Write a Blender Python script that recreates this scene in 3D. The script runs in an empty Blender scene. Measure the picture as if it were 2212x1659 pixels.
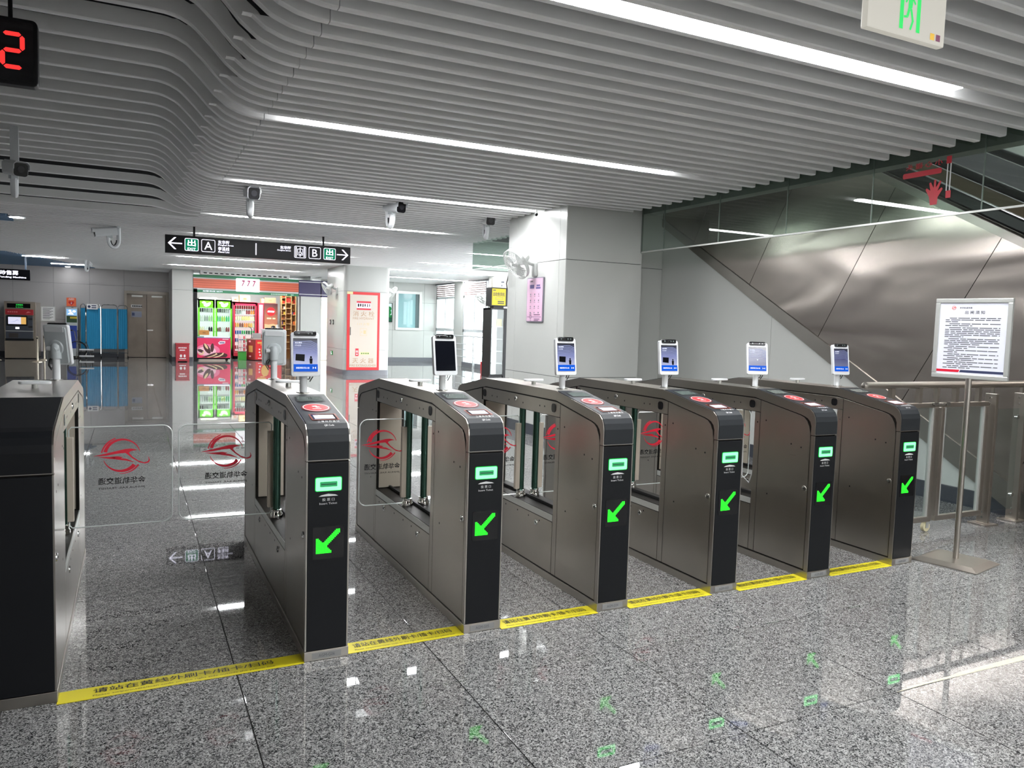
import bpy, bmesh, math, random
from mathutils import Vector, Matrix
random.seed(7)
SC = bpy.context.scene
COL = SC.collection
PI = math.pi

# ------------------------------------------------------------------ camera
cam_data = bpy.data.cameras.new('camera')
cam = bpy.data.objects.new('camera', cam_data)
COL.objects.link(cam)
PITCH, YAW, ROLL = 0.0744, 0.4572, 0.0300
_cy, _sy, _cp, _sp = math.cos(YAW), math.sin(YAW), math.cos(PITCH), math.sin(PITCH)
_f = Vector((_sy * _cp, _cy * _cp, -_sp))
_r = Vector((_cy, -_sy, 0))
_u = _r.cross(_f)
_c, _s = math.cos(ROLL), math.sin(ROLL)
_r2, _u2 = _r * _c + _u * _s, _u * _c - _r * _s
M = Matrix((_r2, _u2, -_f)).transposed().to_4x4()
M.translation = (-0.6663, -3.3276, 1.4743)
cam.matrix_world = M
cam_data.sensor_fit = 'HORIZONTAL'
cam_data.sensor_width = 36.0
cam_data.lens = 36.0 * 1672.87 / 2212.0
cam_data.clip_start = 0.05
cam_data.clip_end = 200
SC.camera = cam

# ------------------------------------------------------------------ world, exposure
LAMP = 78.0          # radiance of the ceiling light strips
world = bpy.data.worlds.new('world')
SC.world = world
world.use_nodes = True
world.node_tree.nodes['Background'].inputs[0].default_value = (0.93, 0.97, 1.0, 1)
world.node_tree.nodes['Background'].inputs[1].default_value = 10.0
SC.view_settings.view_transform = 'Standard'
SC.view_settings.look = 'None'
SC.view_settings.gamma = 1.0
SC.view_settings.use_curve_mapping = False
SC.view_settings.exposure = 0.0
SC.cycles.max_bounces = 10
SC.cycles.diffuse_bounces = 8
SC.cycles.glossy_bounces = 5
SC.cycles.transparent_max_bounces = 24
SC.cycles.sample_clamp_indirect = 20.0

# ------------------------------------------------------------------ materials
MATS = {}
def srgb(r, g, b):
    def l(c):
        c /= 255.0
        return c / 12.92 if c <= 0.04045 else ((c + 0.055) / 1.055) ** 2.4
    return (l(r), l(g), l(b), 1.0)

def mat(name, rgb, rough=0.5, metal=0.0, emit=0.0, ergb=None, spec=0.5, grain=0.0, grain_scale=60.0):
    if name in MATS:
        return MATS[name]
    m = bpy.data.materials.new(name)
    m.use_nodes = True
    nt = m.node_tree
    b = nt.nodes['Principled BSDF']
    col = srgb(*rgb) if max(rgb) > 1.0 else (rgb[0], rgb[1], rgb[2], 1)
    b.inputs['Base Color'].default_value = col
    b.inputs['Roughness'].default_value = rough
    b.inputs['Metallic'].default_value = metal
    b.inputs['Specular IOR Level'].default_value = spec
    if emit > 0:
        b.inputs['Base Color'].default_value = tuple(v * 0.3 for v in col[:3]) + (1,)
        b.inputs['Specular IOR Level'].default_value = 0.1
        b.inputs['Emission Color'].default_value = srgb(*ergb) if ergb else col
        b.inputs['Emission Strength'].default_value = emit
    if grain > 0:
        tc = nt.nodes.new('ShaderNodeTexCoord')
        nz = nt.nodes.new('ShaderNodeTexNoise')
        nz.inputs['Scale'].default_value = grain_scale
        nz.inputs['Detail'].default_value = 3
        mx = nt.nodes.new('ShaderNodeMix')
        mx.data_type = 'RGBA'
        mx.inputs['A'].default_value = tuple(c * (1 - grain) for c in col[:3]) + (1,)
        mx.inputs['B'].default_value = tuple(min(1, c * (1 + grain)) for c in col[:3]) + (1,)
        nt.links.new(tc.outputs['Object'], nz.inputs['Vector'])
        nt.links.new(nz.outputs['Fac'], mx.inputs['Factor'])
        nt.links.new(mx.outputs['Result'], b.inputs['Base Color'])
    MATS[name] = m
    return m

def steel(name, rgb, rough, streak=(3, 3, 160), bump=0.0, wave=0.0, wave_scale=1.2, var=0.12, rgb2=None):
    """brushed metal: fine streaks in roughness and tone, optional slow waviness of the sheet"""
    m = mat(name, rgb, rough, 1.0)
    nt = m.node_tree
    b = nt.nodes['Principled BSDF']
    geo = nt.nodes.new('ShaderNodeNewGeometry')
    mp = nt.nodes.new('ShaderNodeMapping')
    mp.inputs['Scale'].default_value = streak
    nz = nt.nodes.new('ShaderNodeTexNoise')
    nz.inputs['Scale'].default_value = 1.0
    nz.inputs['Detail'].default_value = 4
    nt.links.new(geo.outputs['Position'], mp.inputs['Vector'])
    nt.links.new(mp.outputs['Vector'], nz.inputs['Vector'])
    mr = nt.nodes.new('ShaderNodeMapRange')
    mr.inputs['To Min'].default_value = rough * (1 - 0.04)
    mr.inputs['To Max'].default_value = rough * (1 + 0.04)
    nt.links.new(nz.outputs['Fac'], mr.inputs['Value'])
    nt.links.new(mr.outputs['Result'], b.inputs['Roughness'])
    n2 = nt.nodes.new('ShaderNodeTexNoise')
    n2.inputs['Scale'].default_value = 2.2
    n2.inputs['Detail'].default_value = 5
    nt.links.new(geo.outputs['Position'], n2.inputs['Vector'])
    mx = nt.nodes.new('ShaderNodeMix')
    mx.data_type = 'RGBA'
    c = srgb(*rgb)
    mx.inputs['A'].default_value = tuple(v * (1 - var) for v in c[:3]) + (1,)
    mx.inputs['B'].default_value = (srgb(*rgb2) if rgb2 else tuple(min(1, v * (1 + var)) for v in c[:3]) + (1,))
    nt.links.new(n2.outputs['Fac'], mx.inputs['Factor'])
    nt.links.new(mx.outputs['Result'], b.inputs['Base Color'])
    if wave > 0:
        n3 = nt.nodes.new('ShaderNodeTexNoise')
        n3.inputs['Scale'].default_value = wave_scale
        n3.inputs['Detail'].default_value = 1.5
        n3.inputs['Distortion'].default_value = 0.6
        mp3 = nt.nodes.new('ShaderNodeMapping')
        mp3.inputs['Rotation'].default_value = (math.radians(-29), 0, 0)
        mp3.inputs['Scale'].default_value = (1, 0.55, 1.7)
        nt.links.new(geo.outputs['Position'], mp3.inputs['Vector'])
        nt.links.new(mp3.outputs['Vector'], n3.inputs['Vector'])
        bp = nt.nodes.new('ShaderNodeBump')
        bp.inputs['Strength'].default_value = 1.0
        bp.inputs['Distance'].default_value = wave
        nt.links.new(n3.outputs['Fac'], bp.inputs['Height'])
        nt.links.new(bp.outputs['Normal'], b.inputs['Normal'])
    return m

def glass(name, tint=(0.95, 0.97, 0.96), ior=1.45, rough=0.0, boost=1.0):
    """thin architectural pane: straight-through transparency plus Fresnel reflection"""
    m = bpy.data.materials.new(name)
    m.use_nodes = True
    nt = m.node_tree
    nt.nodes.remove(nt.nodes['Principled BSDF'])
    out = nt.nodes['Material Output']
    tr = nt.nodes.new('ShaderNodeBsdfTransparent')
    tr.inputs['Color'].default_value = (*tint, 1)
    gl = nt.nodes.new('ShaderNodeBsdfGlossy')
    gl.inputs['Roughness'].default_value = rough
    fr = nt.nodes.new('ShaderNodeFresnel')
    fr.inputs['IOR'].default_value = ior
    mm = nt.nodes.new('ShaderNodeMath')
    mm.operation = 'MULTIPLY'
    mm.inputs[1].default_value = boost
    mx = nt.nodes.new('ShaderNodeMixShader')
    geo = nt.nodes.new('ShaderNodeNewGeometry')
    im = nt.nodes.new('ShaderNodeMix')
    im.inputs['A'].default_value = ior
    im.inputs['B'].default_value = 1.0 / ior      # the leaving face of a thin pane reflects like the entering one
    nt.links.new(geo.outputs['Backfacing'], im.inputs['Factor'])
    nt.links.new(im.outputs['Result'], fr.inputs['IOR'])
    nt.links.new(fr.outputs[0], mm.inputs[0])
    nt.links.new(mm.outputs[0], mx.inputs[0])
    nt.links.new(tr.outputs[0], mx.inputs[1])
    nt.links.new(gl.outputs[0], mx.inputs[2])
    nt.links.new(mx.outputs[0], out.inputs['Surface'])
    MATS[name] = m
    return m

def granite(name, joints=False):
    m = bpy.data.materials.new(name)
    m.use_nodes = True
    nt = m.node_tree
    b = nt.nodes['Principled BSDF']
    geo = nt.nodes.new('ShaderNodeNewGeometry')
    nz = nt.nodes.new('ShaderNodeTexNoise')
    nz.inputs['Scale'].default_value = 78.0
    nz.inputs['Detail'].default_value = 2.5
    nz.inputs['Roughness'].default_value = 0.55
    nz.inputs['Distortion'].default_value = 2.2
    nt.links.new(geo.outputs['Position'], nz.inputs['Vector'])
    rp = nt.nodes.new('ShaderNodeValToRGB')
    e = rp.color_ramp.elements
    e[0].position, e[0].color = 0.37, (0.018, 0.019, 0.020, 1)
    e[1].position, e[1].color = 0.60, (0.36, 0.36, 0.35, 1)
    x = e.new(0.45); x.color = (0.085, 0.085, 0.087, 1)
    x = e.new(0.52); x.color = (0.20, 0.198, 0.195, 1)
    nt.links.new(nz.outputs['Fac'], rp.inputs['Fac'])
    oi = nt.nodes.new('ShaderNodeObjectInfo')
    mr = nt.nodes.new('ShaderNodeMapRange')
    mr.inputs['To Min'].default_value = 0.93
    mr.inputs['To Max'].default_value = 1.07
    nt.links.new(oi.outputs['Random'], mr.inputs['Value'])
    mx = nt.nodes.new('ShaderNodeMix')
    mx.data_type = 'RGBA'
    mx.blend_type = 'MULTIPLY'
    mx.inputs['Factor'].default_value = 1.0
    nt.links.new(rp.outputs['Color'], mx.inputs['A'])
    nt.links.new(mr.outputs['Result'], mx.inputs['B'])
    last = mx.outputs['Result']
    if joints:
        mp = nt.nodes.new('ShaderNodeMapping')
        mp.inputs['Location'].default_value = (0.284, 0.46, 0)
        br = nt.nodes.new('ShaderNodeTexBrick')
        br.offset = 0.0
        br.inputs['Scale'].default_value = 1.0
        br.inputs['Brick Width'].default_value = 0.824
        br.inputs['Row Height'].default_value = 0.785
        br.inputs['Mortar Size'].default_value = 0.004
        br.inputs['Color1'].default_value = (1, 1, 1, 1)
        br.inputs['Color2'].default_value = (0.93, 0.93, 0.93, 1)
        br.inputs['Mortar'].default_value = (0.1, 0.1, 0.1, 1)
        nt.links.new(geo.outputs['Position'], mp.inputs['Vector'])
        nt.links.new(mp.outputs['Vector'], br.inputs['Vector'])
        m2 = nt.nodes.new('ShaderNodeMix')
        m2.data_type = 'RGBA'
        m2.blend_type = 'MULTIPLY'
        m2.inputs['Factor'].default_value = 1.0
        nt.links.new(last, m2.inputs['A'])
        nt.links.new(br.outputs['Color'], m2.inputs['B'])
        last = m2.outputs['Result']
    nt.links.new(last, b.inputs['Base Color'])
    b.inputs['Roughness'].default_value = 0.02
    b.inputs['IOR'].default_value = 1.52
    MATS[name] = m
    return m

# ------------------------------------------------------------------ mesh builder
class MB:
    def __init__(self):
        self.v, self.f = [], []
    def _add(self, vs, fs):
        o = len(self.v)
        self.v += [tuple(p) for p in vs]
        self.f += [tuple(i + o for i in f) for f in fs]
        return self
    def box(self, x0, x1, y0, y1, z0, z1):
        vs = [(x0, y0, z0), (x1, y0, z0), (x1, y1, z0), (x0, y1, z0), (x0, y0, z1), (x1, y0, z1), (x1, y1, z1), (x0, y1, z1)]
        return self._add(vs, [(0, 3, 2, 1), (4, 5, 6, 7), (0, 1, 5, 4), (1, 2, 6, 5), (2, 3, 7, 6), (3, 0, 4, 7)])
    def poly(self, pts):
        return self._add(pts, [tuple(range(len(pts)))])
    def prism(self, pts, axis, a, b):
        """extrude a 2D polygon along axis: x takes (y,z) points, y takes (x,z), z takes (x,y)"""
        def p3(p, t):
            return (t, p[0], p[1]) if axis == 'x' else (p[0], t, p[1]) if axis == 'y' else (p[0], p[1], t)
        n = len(pts)
        vs = [p3(p, a) for p in pts] + [p3(p, b) for p in pts]
        fs = [tuple(range(n)), tuple(range(2 * n - 1, n - 1, -1))]
        fs += [(i, i + n, (i + 1) % n + n, (i + 1) % n) for i in range(n)]
        return self._add(vs, fs)
    def strip(self, outer, inner, axis, a, b):
        """solid band between two open polylines, extruded along axis"""
        n = len(outer)
        for i in range(n - 1):
            self.prism([outer[i], outer[i + 1], inner[i + 1], inner[i]], axis, a, b)
        return self
    def rrect(self, c, w, h, r, d, axis='y', n=5):
        """rounded rectangle plate centred at c, thickness d along axis"""
        pts = rr_pts(0, 0, w, h, r, n)
        if axis == 'y':
            return self.prism([(c[0] + p[0], c[2] + p[1]) for p in pts], 'y', c[1] - d / 2, c[1] + d / 2)
        if axis == 'x':
            return self.prism([(c[1] + p[0], c[2] + p[1]) for p in pts], 'x', c[0] - d / 2, c[0] + d / 2)
        return self.prism([(c[0] + p[0], c[1] + p[1]) for p in pts], 'z', c[2] - d / 2, c[2] + d / 2)
    def cyl(self, p0, p1, r, n=14, r2=None):
        p0, p1 = Vector(p0), Vector(p1)
        r2 = r if r2 is None else r2
        d = (p1 - p0).normalized()
        a = d.orthogonal().normalized()
        b = d.cross(a)
        vs = []
        for p, q in ((p0, r), (p1, r2)):
            for i in range(n):
                t = 2 * PI * i / n
                vs.append(p + a * math.cos(t) * q + b * math.sin(t) * q)
        fs = [tuple(range(n - 1, -1, -1)), tuple(range(n, 2 * n))]
        fs += [(i, (i + 1) % n, (i + 1) % n + n, i + n) for i in range(n)]
        return self._add(vs, fs)
    def tube(self, pts, r, n=8, closed=False, sx=1.0):
        pts = [Vector(p) for p in pts]
        m = len(pts)
        vs = []
        prev = None
        for i, p in enumerate(pts):
            if closed:
                d = pts[(i + 1) % m] - pts[i - 1]
            else:
                d = pts[min(i + 1, m - 1)] - pts[max(i - 1, 0)]
            d.normalize()
            if prev is None:
                a = d.orthogonal().normalized()
            else:
                a = (prev - d * prev.dot(d)).normalized()
            prev = a
            b = d.cross(a)
            for k in range(n):
                t = 2 * PI * k / n
                vs.append(p + a * math.cos(t) * r * sx + b * math.sin(t) * r)
        fs = []
        for i in range(m if closed else m - 1):
            j = (i + 1) % m
            for k in range(n):
                l = (k + 1) % n
                fs.append((i * n + k, i * n + l, j * n + l, j * n + k))
        if not closed:
            fs.append(tuple(range(n - 1, -1, -1)))
            fs.append(tuple(range((m - 1) * n, m * n)))
        return self._add(vs, fs)
    def lathe(self, prof, c=(0, 0, 0), n=14, axis='z'):
        """revolve (radius, height) points about an axis through c"""
        vs = []
        for r, h in prof:
            for k in range(n):
                t = 2 * PI * k / n
                q = (r * math.cos(t), r * math.sin(t), h)
                if axis == 'y':
                    q = (q[0], q[2], q[1])
                elif axis == 'x':
                    q = (q[2], q[0], q[1])
                vs.append((c[0] + q[0], c[1] + q[1], c[2] + q[2]))
        m = len(prof)
        fs = []
        for i in range(m - 1):
            for k in range(n):
                l = (k + 1) % n
                fs.append((i * n + k, i * n + l, (i + 1) * n + l, (i + 1) * n + k))
        fs.append(tuple(range(n - 1, -1, -1)))
        fs.append(tuple(range((m - 1) * n, m * n)))
        return self._add(vs, fs)
    def mesh(self, name, material, smooth=False, bevel=0.0, xf=None):
        me = bpy.data.meshes.new(name)
        vs = self.v if xf is None else [tuple(xf @ Vector(p)) for p in self.v]
        me.from_pydata(vs, [], self.f)
        bm = bmesh.new()
        bm.from_mesh(me)
        bmesh.ops.recalc_face_normals(bm, faces=bm.faces)
        if bevel > 0:
            ed = [e for e in bm.edges if len(e.link_faces) == 2 and e.calc_face_angle(0) > 0.5]
            bmesh.ops.bevel(bm, geom=ed, offset=bevel, segments=2, profile=0.6, affect='EDGES', clamp_overlap=True)
        bm.to_mesh(me)
        bm.free()
        if smooth:
            me.polygons.foreach_set('use_smooth', [True] * len(me.polygons))
            me.set_sharp_from_angle(angle=math.radians(40))
        me.materials.append(material)
        return me
    def build(self, name, material, parent=None, smooth=False, bevel=0.0, label=None, xf=None):
        return link(name, self.mesh(name, material, smooth, bevel, xf), parent, label)

def rr_pts(cx, cy, w, h, r, n=5):
    pts = []
    for sx, sy, t0 in ((1, -1, -PI / 2), (1, 1, 0), (-1, 1, PI / 2), (-1, -1, PI)):
        for i in range(n + 1):
            t = t0 + PI / 2 * i / n
            pts.append((cx + sx * (w / 2 - r) + r * math.cos(t), cy + sy * (h / 2 - r) + r * math.sin(t)))
    return pts

def link(name, me, parent=None, label=None):
    o = bpy.data.objects.new(name, me)
    COL.objects.link(o)
    if parent is not None:
        o.parent = parent
    if label:
        o['label'] = label
    return o

def thing(name, label, cat, loc=(0, 0, 0), rz=0.0, group=None):
    o = bpy.data.objects.new(name, None)
    COL.objects.link(o)
    o.location = loc
    o.rotation_euler = (0, 0, rz)
    o.empty_display_size = 0.05
    return tag(o, label, cat, group)

def tag(o, label, cat, group=None):
    o['label'] = label
    o['category'] = cat
    if group:
        o['group'] = group
    return o

def struct(o, label=None):
    o['kind'] = 'structure'
    if label:
        o['label'] = label
    return o

def stuff(o):
    o['kind'] = 'stuff'
    return o

KIDS = {}
def dup(root, loc, rz=0.0, label=None, group=None):
    r = root.copy()
    COL.objects.link(r)
    r.location = loc
    r.rotation_euler = (0, 0, rz)
    if label:
        r['label'] = label
    if group:
        r['group'] = group
    def rec(src, dst):
        for ch in list(src.children):
            c = ch.copy()
            COL.objects.link(c)
            c.parent = dst
            rec(ch, c)
    rec(root, r)
    return r

# ------------------------------------------------------------------ lettering (built-in font, turned into meshes once)
STR = {}
def prepare_text(items):
    tmp = []
    for body, off in items:
        cu = bpy.data.curves.new('lettering', 'FONT')
        cu.body = body
        cu.resolution_u = 2
        cu.offset = off
        o = bpy.data.objects.new('lettering', cu)
        COL.objects.link(o)
        tmp.append((body, o, cu))
    dg = bpy.context.evaluated_depsgraph_get()
    dg.update()
    for body, o, cu in tmp:
        me = bpy.data.meshes.new_from_object(o.evaluated_get(dg))
        vs = [tuple(v.co[:2]) for v in me.vertices]
        fs = [tuple(p.vertices) for p in me.polygons]
        xs = [p[0] for p in vs]
        ys = [p[1] for p in vs]
        x0, x1, y0, y1 = min(xs), max(xs), min(ys), max(ys)
        STR[body] = ([((x - x0) / (y1 - y0), (y - y0) / (y1 - y0)) for x, y in vs], fs, (x1 - x0) / (y1 - y0))
        bpy.data.meshes.remove(me)
    for body, o, cu in tmp:
        bpy.data.objects.remove(o)
        bpy.data.curves.remove(cu)

def text(body, material, parent, c, h, w=None, R=(1, 0, 0), U=(0, 0, 1), name='lettering', lift=0.0012, align=0.5, mirror=False):
    """flat lettering: centre (or left/right by align) at c on its base line middle, height h, squeezed to width w if given"""
    vs, fs, asp = STR[body]
    R, U, c = Vector(R), Vector(U), Vector(c)
    N = R.cross(U)
    w = asp * h if w is None else w
    sx = w / asp
    out = []
    for x, y in vs:
        xx = x * sx - w * align
        if mirror:
            xx = -xx
        out.append(tuple(c + R * xx + U * (y - 0.5) * h + N * lift))
    me = bpy.data.meshes.new(name)
    me.from_pydata(out, [], fs)
    me.materials.append(material)
    return link(name, me, parent)

def decal(polys, material, parent, c, name, R=(1, 0, 0), U=(0, 0, 1), lift=0.001, thick=0.0):
    """flat print: list of 2D polygons laid on the plane (c, R, U)"""
    R, U, c = Vector(R), Vector(U), Vector(c)
    N = R.cross(U)
    vs, fs = [], []
    for p in polys:
        o = len(vs)
        vs += [tuple(c + R * a + U * b + N * lift) for a, b in p]
        fs.append(tuple(range(o, o + len(p))))
    me = bpy.data.meshes.new(name)
    me.from_pydata(vs, [], fs)
    me.materials.append(material)
    return link(name, me, parent)

def rect(x0, x1, y0, y1):
    return [(x0, y0), (x1, y0), (x1, y1), (x0, y1)]
def disc(cx, cy, rx, ry=None, n=24):
    ry = rx if ry is None else ry
    return [(cx + rx * math.cos(2 * PI * i / n), cy + ry * math.sin(2 * PI * i / n)) for i in range(n)]
def arc_band(cx, cy, r_out, r_in, t0, t1, n=14):
    """list of quads: ring sector whose inner radius may vary along it"""
    ri = r_in if callable(r_in) else (lambda s: r_in)
    out = []
    for i in range(n):
        a, b = i / n, (i + 1) / n
        ta, tb = math.radians(t0 + (t1 - t0) * a), math.radians(t0 + (t1 - t0) * b)
        out.append([(cx + r_out * math.cos(ta), cy + r_out * math.sin(ta)), (cx + r_out * math.cos(tb), cy + r_out * math.sin(tb)),
                    (cx + ri(b) * math.cos(tb), cy + ri(b) * math.sin(tb)), (cx + ri(a) * math.cos(ta), cy + ri(a) * math.sin(ta))])
    return out
def ring(cx, cy, r_out, r_in, n=28):
    return arc_band(cx, cy, r_out, r_in, 0, 360, n)
def frame_polys(x0, x1, y0, y1, t):
    return [rect(x0, x1, y0, y0 + t), rect(x0, x1, y1 - t, y1), rect(x0, x0 + t, y0 + t, y1 - t), rect(x1 - t, x1, y0 + t, y1 - t)]

B = 0.012
prepare_text([
    ('出', 0.02), ('EXIT', B), ('A', 0.0), ('B', 0.0), ('东华街', B), ('Donghua Street', B), ('孝溪线', B), ('Xiaoxi Line', B),
    ('自动售票', 0.015), ('Ticket Vending Machine', B), ('7', 0.025), ('加盟热线 0579', 0.0), ('消 火 栓', 0.0), ('FIRE HYDRANT', 0.0),
    ('119 火警', 0.0), ('灭 火 器', 0.0), ('FIRE EXTINGUISHER', 0.0), ('AED', B), ('投 票 口', 0.0), ('Insert Ticket', 0.0),
    ('二 维 码 扫 描 口', 0.0), ('QR Code', 0.0), ('金华轨道交通', 0.015), ('JINHUA RAIL TRANSIT', 0.006),
    ('请站在黄线外刷卡/插卡/扫码', 0.006), ('Please swipe/insert/scan code on the right side outside the yellow line', 0.0),
    ('出 闸 须 知', 0.015), ('自助售货机', 0.012), ('小 心 碰 头', 0.012), ('请看屏幕识别人脸', 0.012), ('欢迎乘坐', 0.01), ('13:53', 0.0),
    ('正常服务', 0.01), ('In Service', 0.0), ('此处', 0.0),
] + [('AGM-G0%d' % k, 0.0) for k in range(1, 7)])
# ------------------------------------------------------------------ shared materials
m_granite = granite('speckled grey granite')
m_granite_far = granite('speckled grey granite with joints', True)
m_grout = mat('dark grout', (0.02, 0.02, 0.02), 0.8)
m_slat = mat('light grey slat paint', (238, 238, 237), 0.45)
m_black = mat('black void paint', (0.006, 0.006, 0.007), 0.9, spec=0.1)
m_white_panel = mat('white enamel wall panel', (188, 190, 186), 0.25, grain=0.01, grain_scale=3)
m_grey_panel = mat('pale grey enamel wall panel', (178, 175, 174), 0.3, grain=0.01, grain_scale=3)
m_core = mat('wall core', (0.10, 0.10, 0.10), 0.8)
m_skirt = mat('dark stone skirting', (58, 62, 70), 0.35, grain=0.3, grain_scale=90)
m_skirt2 = mat('grey stone skirting', (112, 114, 120), 0.3, grain=0.2, grain_scale=40)
m_lamp = mat('lit diffuser', (1, 1, 1), 0.5, emit=LAMP, ergb=(252, 253, 255))
m_white = mat('white plastic', (206, 209, 211), 0.35)
m_white2 = mat('grey white plastic', (178, 185, 187), 0.4)
m_blackp = mat('black plastic', (0.008, 0.008, 0.009), 0.4, spec=0.2)
m_gloss_black = mat('black gloss', (0.004, 0.004, 0.005), 0.08)
m_steel = steel('brushed stainless steel', (176, 171, 163), 0.28, (2.5, 2.5, 320))
m_steel_core = steel('dull stainless steel', (48, 46, 44), 0.45, (2.5, 2.5, 200))
m_steel_clad = steel('wavy stainless cladding', (172, 164, 157), 0.25, (2, 40, 40), wave=0.035, wave_scale=0.9)
m_chrome = mat('chrome', (205, 205, 203), 0.08, 1.0)
m_alu = mat('silver aluminium', (200, 202, 198), 0.32, 0.55)
m_glass = glass('clear acrylic', (0.955, 0.965, 0.96), 1.48)
m_glass_edge = mat('bright acrylic edge', (214, 220, 218), 0.15, spec=0.8)
m_glass_green = glass('smoke curtain glass', (0.80, 0.865, 0.83), 1.5, boost=1.3)
m_glass_pane = glass('window glass', (0.90, 0.95, 0.94), 1.5)
m_red_print = mat('red print', (205, 26, 52), 0.35)
m_black_print = mat('black print', (12, 12, 14), 0.45)
m_white_print = mat('white print', (235, 235, 235), 0.5)
m_grey_print = mat('grey print', (96, 98, 104), 0.6)
m_cable = mat('black cable', (0.01, 0.01, 0.01), 0.45)
m_sign_black = mat('black sign face', (5, 5, 8), 0.3, spec=0.15)
m_lit_white = mat('lit sign white', (240, 238, 255), 0.5, emit=2.2, ergb=(238, 236, 255))
m_lit_green = mat('lit sign green', (0, 110, 80), 0.5, emit=0.9, ergb=(0, 132, 92))

# ------------------------------------------------------------------ floor
fb = MB()
TX0, TX1, TY0, TY1 = -0.284 - 0.824 * 5, -0.284 + 0.824 * 9, -0.46 - 0.785 * 3, -0.46 + 0.785 * 11
fb.box(TX0, TX1, TY0, TY1, -0.10, -0.004)
floor = struct(fb.build('floor', m_grout), 'polished speckled grey granite floor of the station hall')
ff = MB()
for x0, x1, y0, y1 in ((-8, TX0, -9, 28), (TX1, 12, -9, 28), (TX0, TX1, -9, TY0), (TX0, TX1, TY1, 28)):
    ff.box(x0, x1, y0, y1, -0.10, 0.0)
ff.build('outer_paving', m_granite_far, floor)
tile_me = MB().box(-0.4098, 0.4098, -0.3903, 0.3903, -0.02, 0.0).mesh('tile', m_granite, bevel=0.0012)
for i in range(14):
    for j in range(14):
        t = link('tile', tile_me, floor)
        t.location = (TX0 + 0.824 * (i + 0.5), TY0 + 0.785 * (j + 0.5), random.uniform(-0.0004, 0.0002))
        t.rotation_euler = (0, 0, random.choice((0, PI)))

# ------------------------------------------------------------------ ceiling with its slats
cb = MB()
cb.box(-8, 5.6, -9, 27.4, 3.95, 4.05)
cb.box(5.6, 12, 9.0, 27.4, 3.95, 4.05)
cb.box(-8.0, 5.2, -9, -2.4, 3.10, 3.14)
ceiling = struct(cb.build('ceiling', m_black), 'dark void above the grey slat ceiling')
PITCHY = 0.2
def s_curve(x, lift):
    """bottom height of a lifted slat above the low level at x"""
    key = [(-0.56, 1.0), (-0.46, 0.99), (-0.39, 0.955), (-0.31, 0.86), (-0.21, 0.62), (-0.11, 0.34), (-0.01, 0.14), (0.09, 0.045), (0.18, 0.008), (0.25, 0.0)]
    if x <= key[0][0]:
        return lift
    if x >= key[-1][0]:
        return 0.0
    for (xa, a), (xb, b) in zip(key, key[1:]):
        if xa <= x <= xb:
            return lift * (a + (b - a) * (x - xa) / (xb - xa))
DEPTH, WID = 0.11, 0.055
def slat_section(top, bottom):
    """(y, z) section of one slat, lower corners eased"""
    c = 0.007
    return [(0, top), (0, bottom + c), (c, bottom), (WID - c, bottom), (WID, bottom + c), (WID, top)]
def slat_mesh(path):
    """path: list of (x, z_bottom, z_top)"""
    mb = MB()
    vs, fs = [], []
    for x, zb, zt in path:
        vs += [(x, y, z) for y, z in slat_section(zt, zb)]
    n = 6
    for i in range(len(path) - 1):
        for k in range(n):
            l = (k + 1) % n
            fs.append((i * n + k, i * n + l, (i + 1) * n + l, (i + 1) * n + k))
    fs.append(tuple(range(n)))
    fs.append(tuple(range(len(path) * n - 1, (len(path) - 1) * n - 1, -1)))
    mb._add(vs, fs)
    return mb
ZC = 3.0
XR = 5.2
def lifted(lift, z_off=0.0):
    xs = [-8.0] + [-0.56 + 0.03 * i for i in range(28)] + [0.25]
    pts = []
    for x in sorted(xs):
        d = 0.01
        g = (s_curve(x + d, lift) - s_curve(x - d, lift)) / (2 * d)
        z = ZC + s_curve(x, lift)
        pts.append((x, z, z + DEPTH * math.sqrt(1 + g * g)))
    return pts
straight_me = slat_mesh([(0.255, ZC, ZC + DEPTH), (XR, ZC, ZC + DEPTH)]).mesh('slat', m_slat)
long_me = slat_mesh([(-8.0, ZC, ZC + DEPTH), (XR, ZC, ZC + DEPTH)]).mesh('slat', m_slat)
tip_path = []
for x in [-0.125 + 0.025 * i for i in range(16)]:
    z = ZC + s_curve(x, 0.385)
    tip_path.append((x, min(z, ZC + DEPTH - 0.002), ZC + DEPTH))
tip_path.append((0.25, ZC, ZC + DEPTH))
tip_me = slat_mesh(tip_path).mesh('slat', m_slat)
LIFTS = {41: 0.285, 43: 0.18, 45: 0.078, 47: 0.0}
curve_me = {}
def low_near(y):
    return 0.37 + PITCHY * y
for k in range(-13, 45 + 4):
    y = low_near(k)
    if k <= 47:
        s = link('slat', straight_me, ceiling)
        s.location = (0, y, 0)
        if k % 2:
            lf = LIFTS.get(k, 0.385)
            if lf not in curve_me:
                curve_me[lf] = slat_mesh(lifted(lf)).mesh('slat', m_slat)
            c = link('slat', curve_me[lf], ceiling)
            c.location = (0, y, 0)
        elif k < 41:
            c = link('slat', tip_me, ceiling)
            c.location = (0, y, 0)
    else:
        s = link('slat', long_me, ceiling)
        s.location = (0, y, 0)
far = MB()
far_wide = MB()
blue = MB()
for k in range(49, 132):
    y = low_near(k)
    xr = XR if y < 10.3 else 12.0
    xl = -8.0
    if y > 20.3:
        xl = -3.55 + (y - 20.3) * 0.31
        if y > 26.3:
            xl = -1.9
        blue.box(-8.0, xl - 0.03, y, y + 0.12, ZC - 0.01, ZC + 0.08)
    elif 11.2 < y < 12.2:
        xl = -2.42
        blue.box(-8.0, xl - 0.03, y, y + 0.12, ZC - 0.01, ZC + 0.08)
    far.box(xl, xr, y, y + (0.09 if y > 16 else 0.07), ZC, ZC + 0.09)
stuff(far.build('slat_field', m_slat, ceiling))
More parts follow.
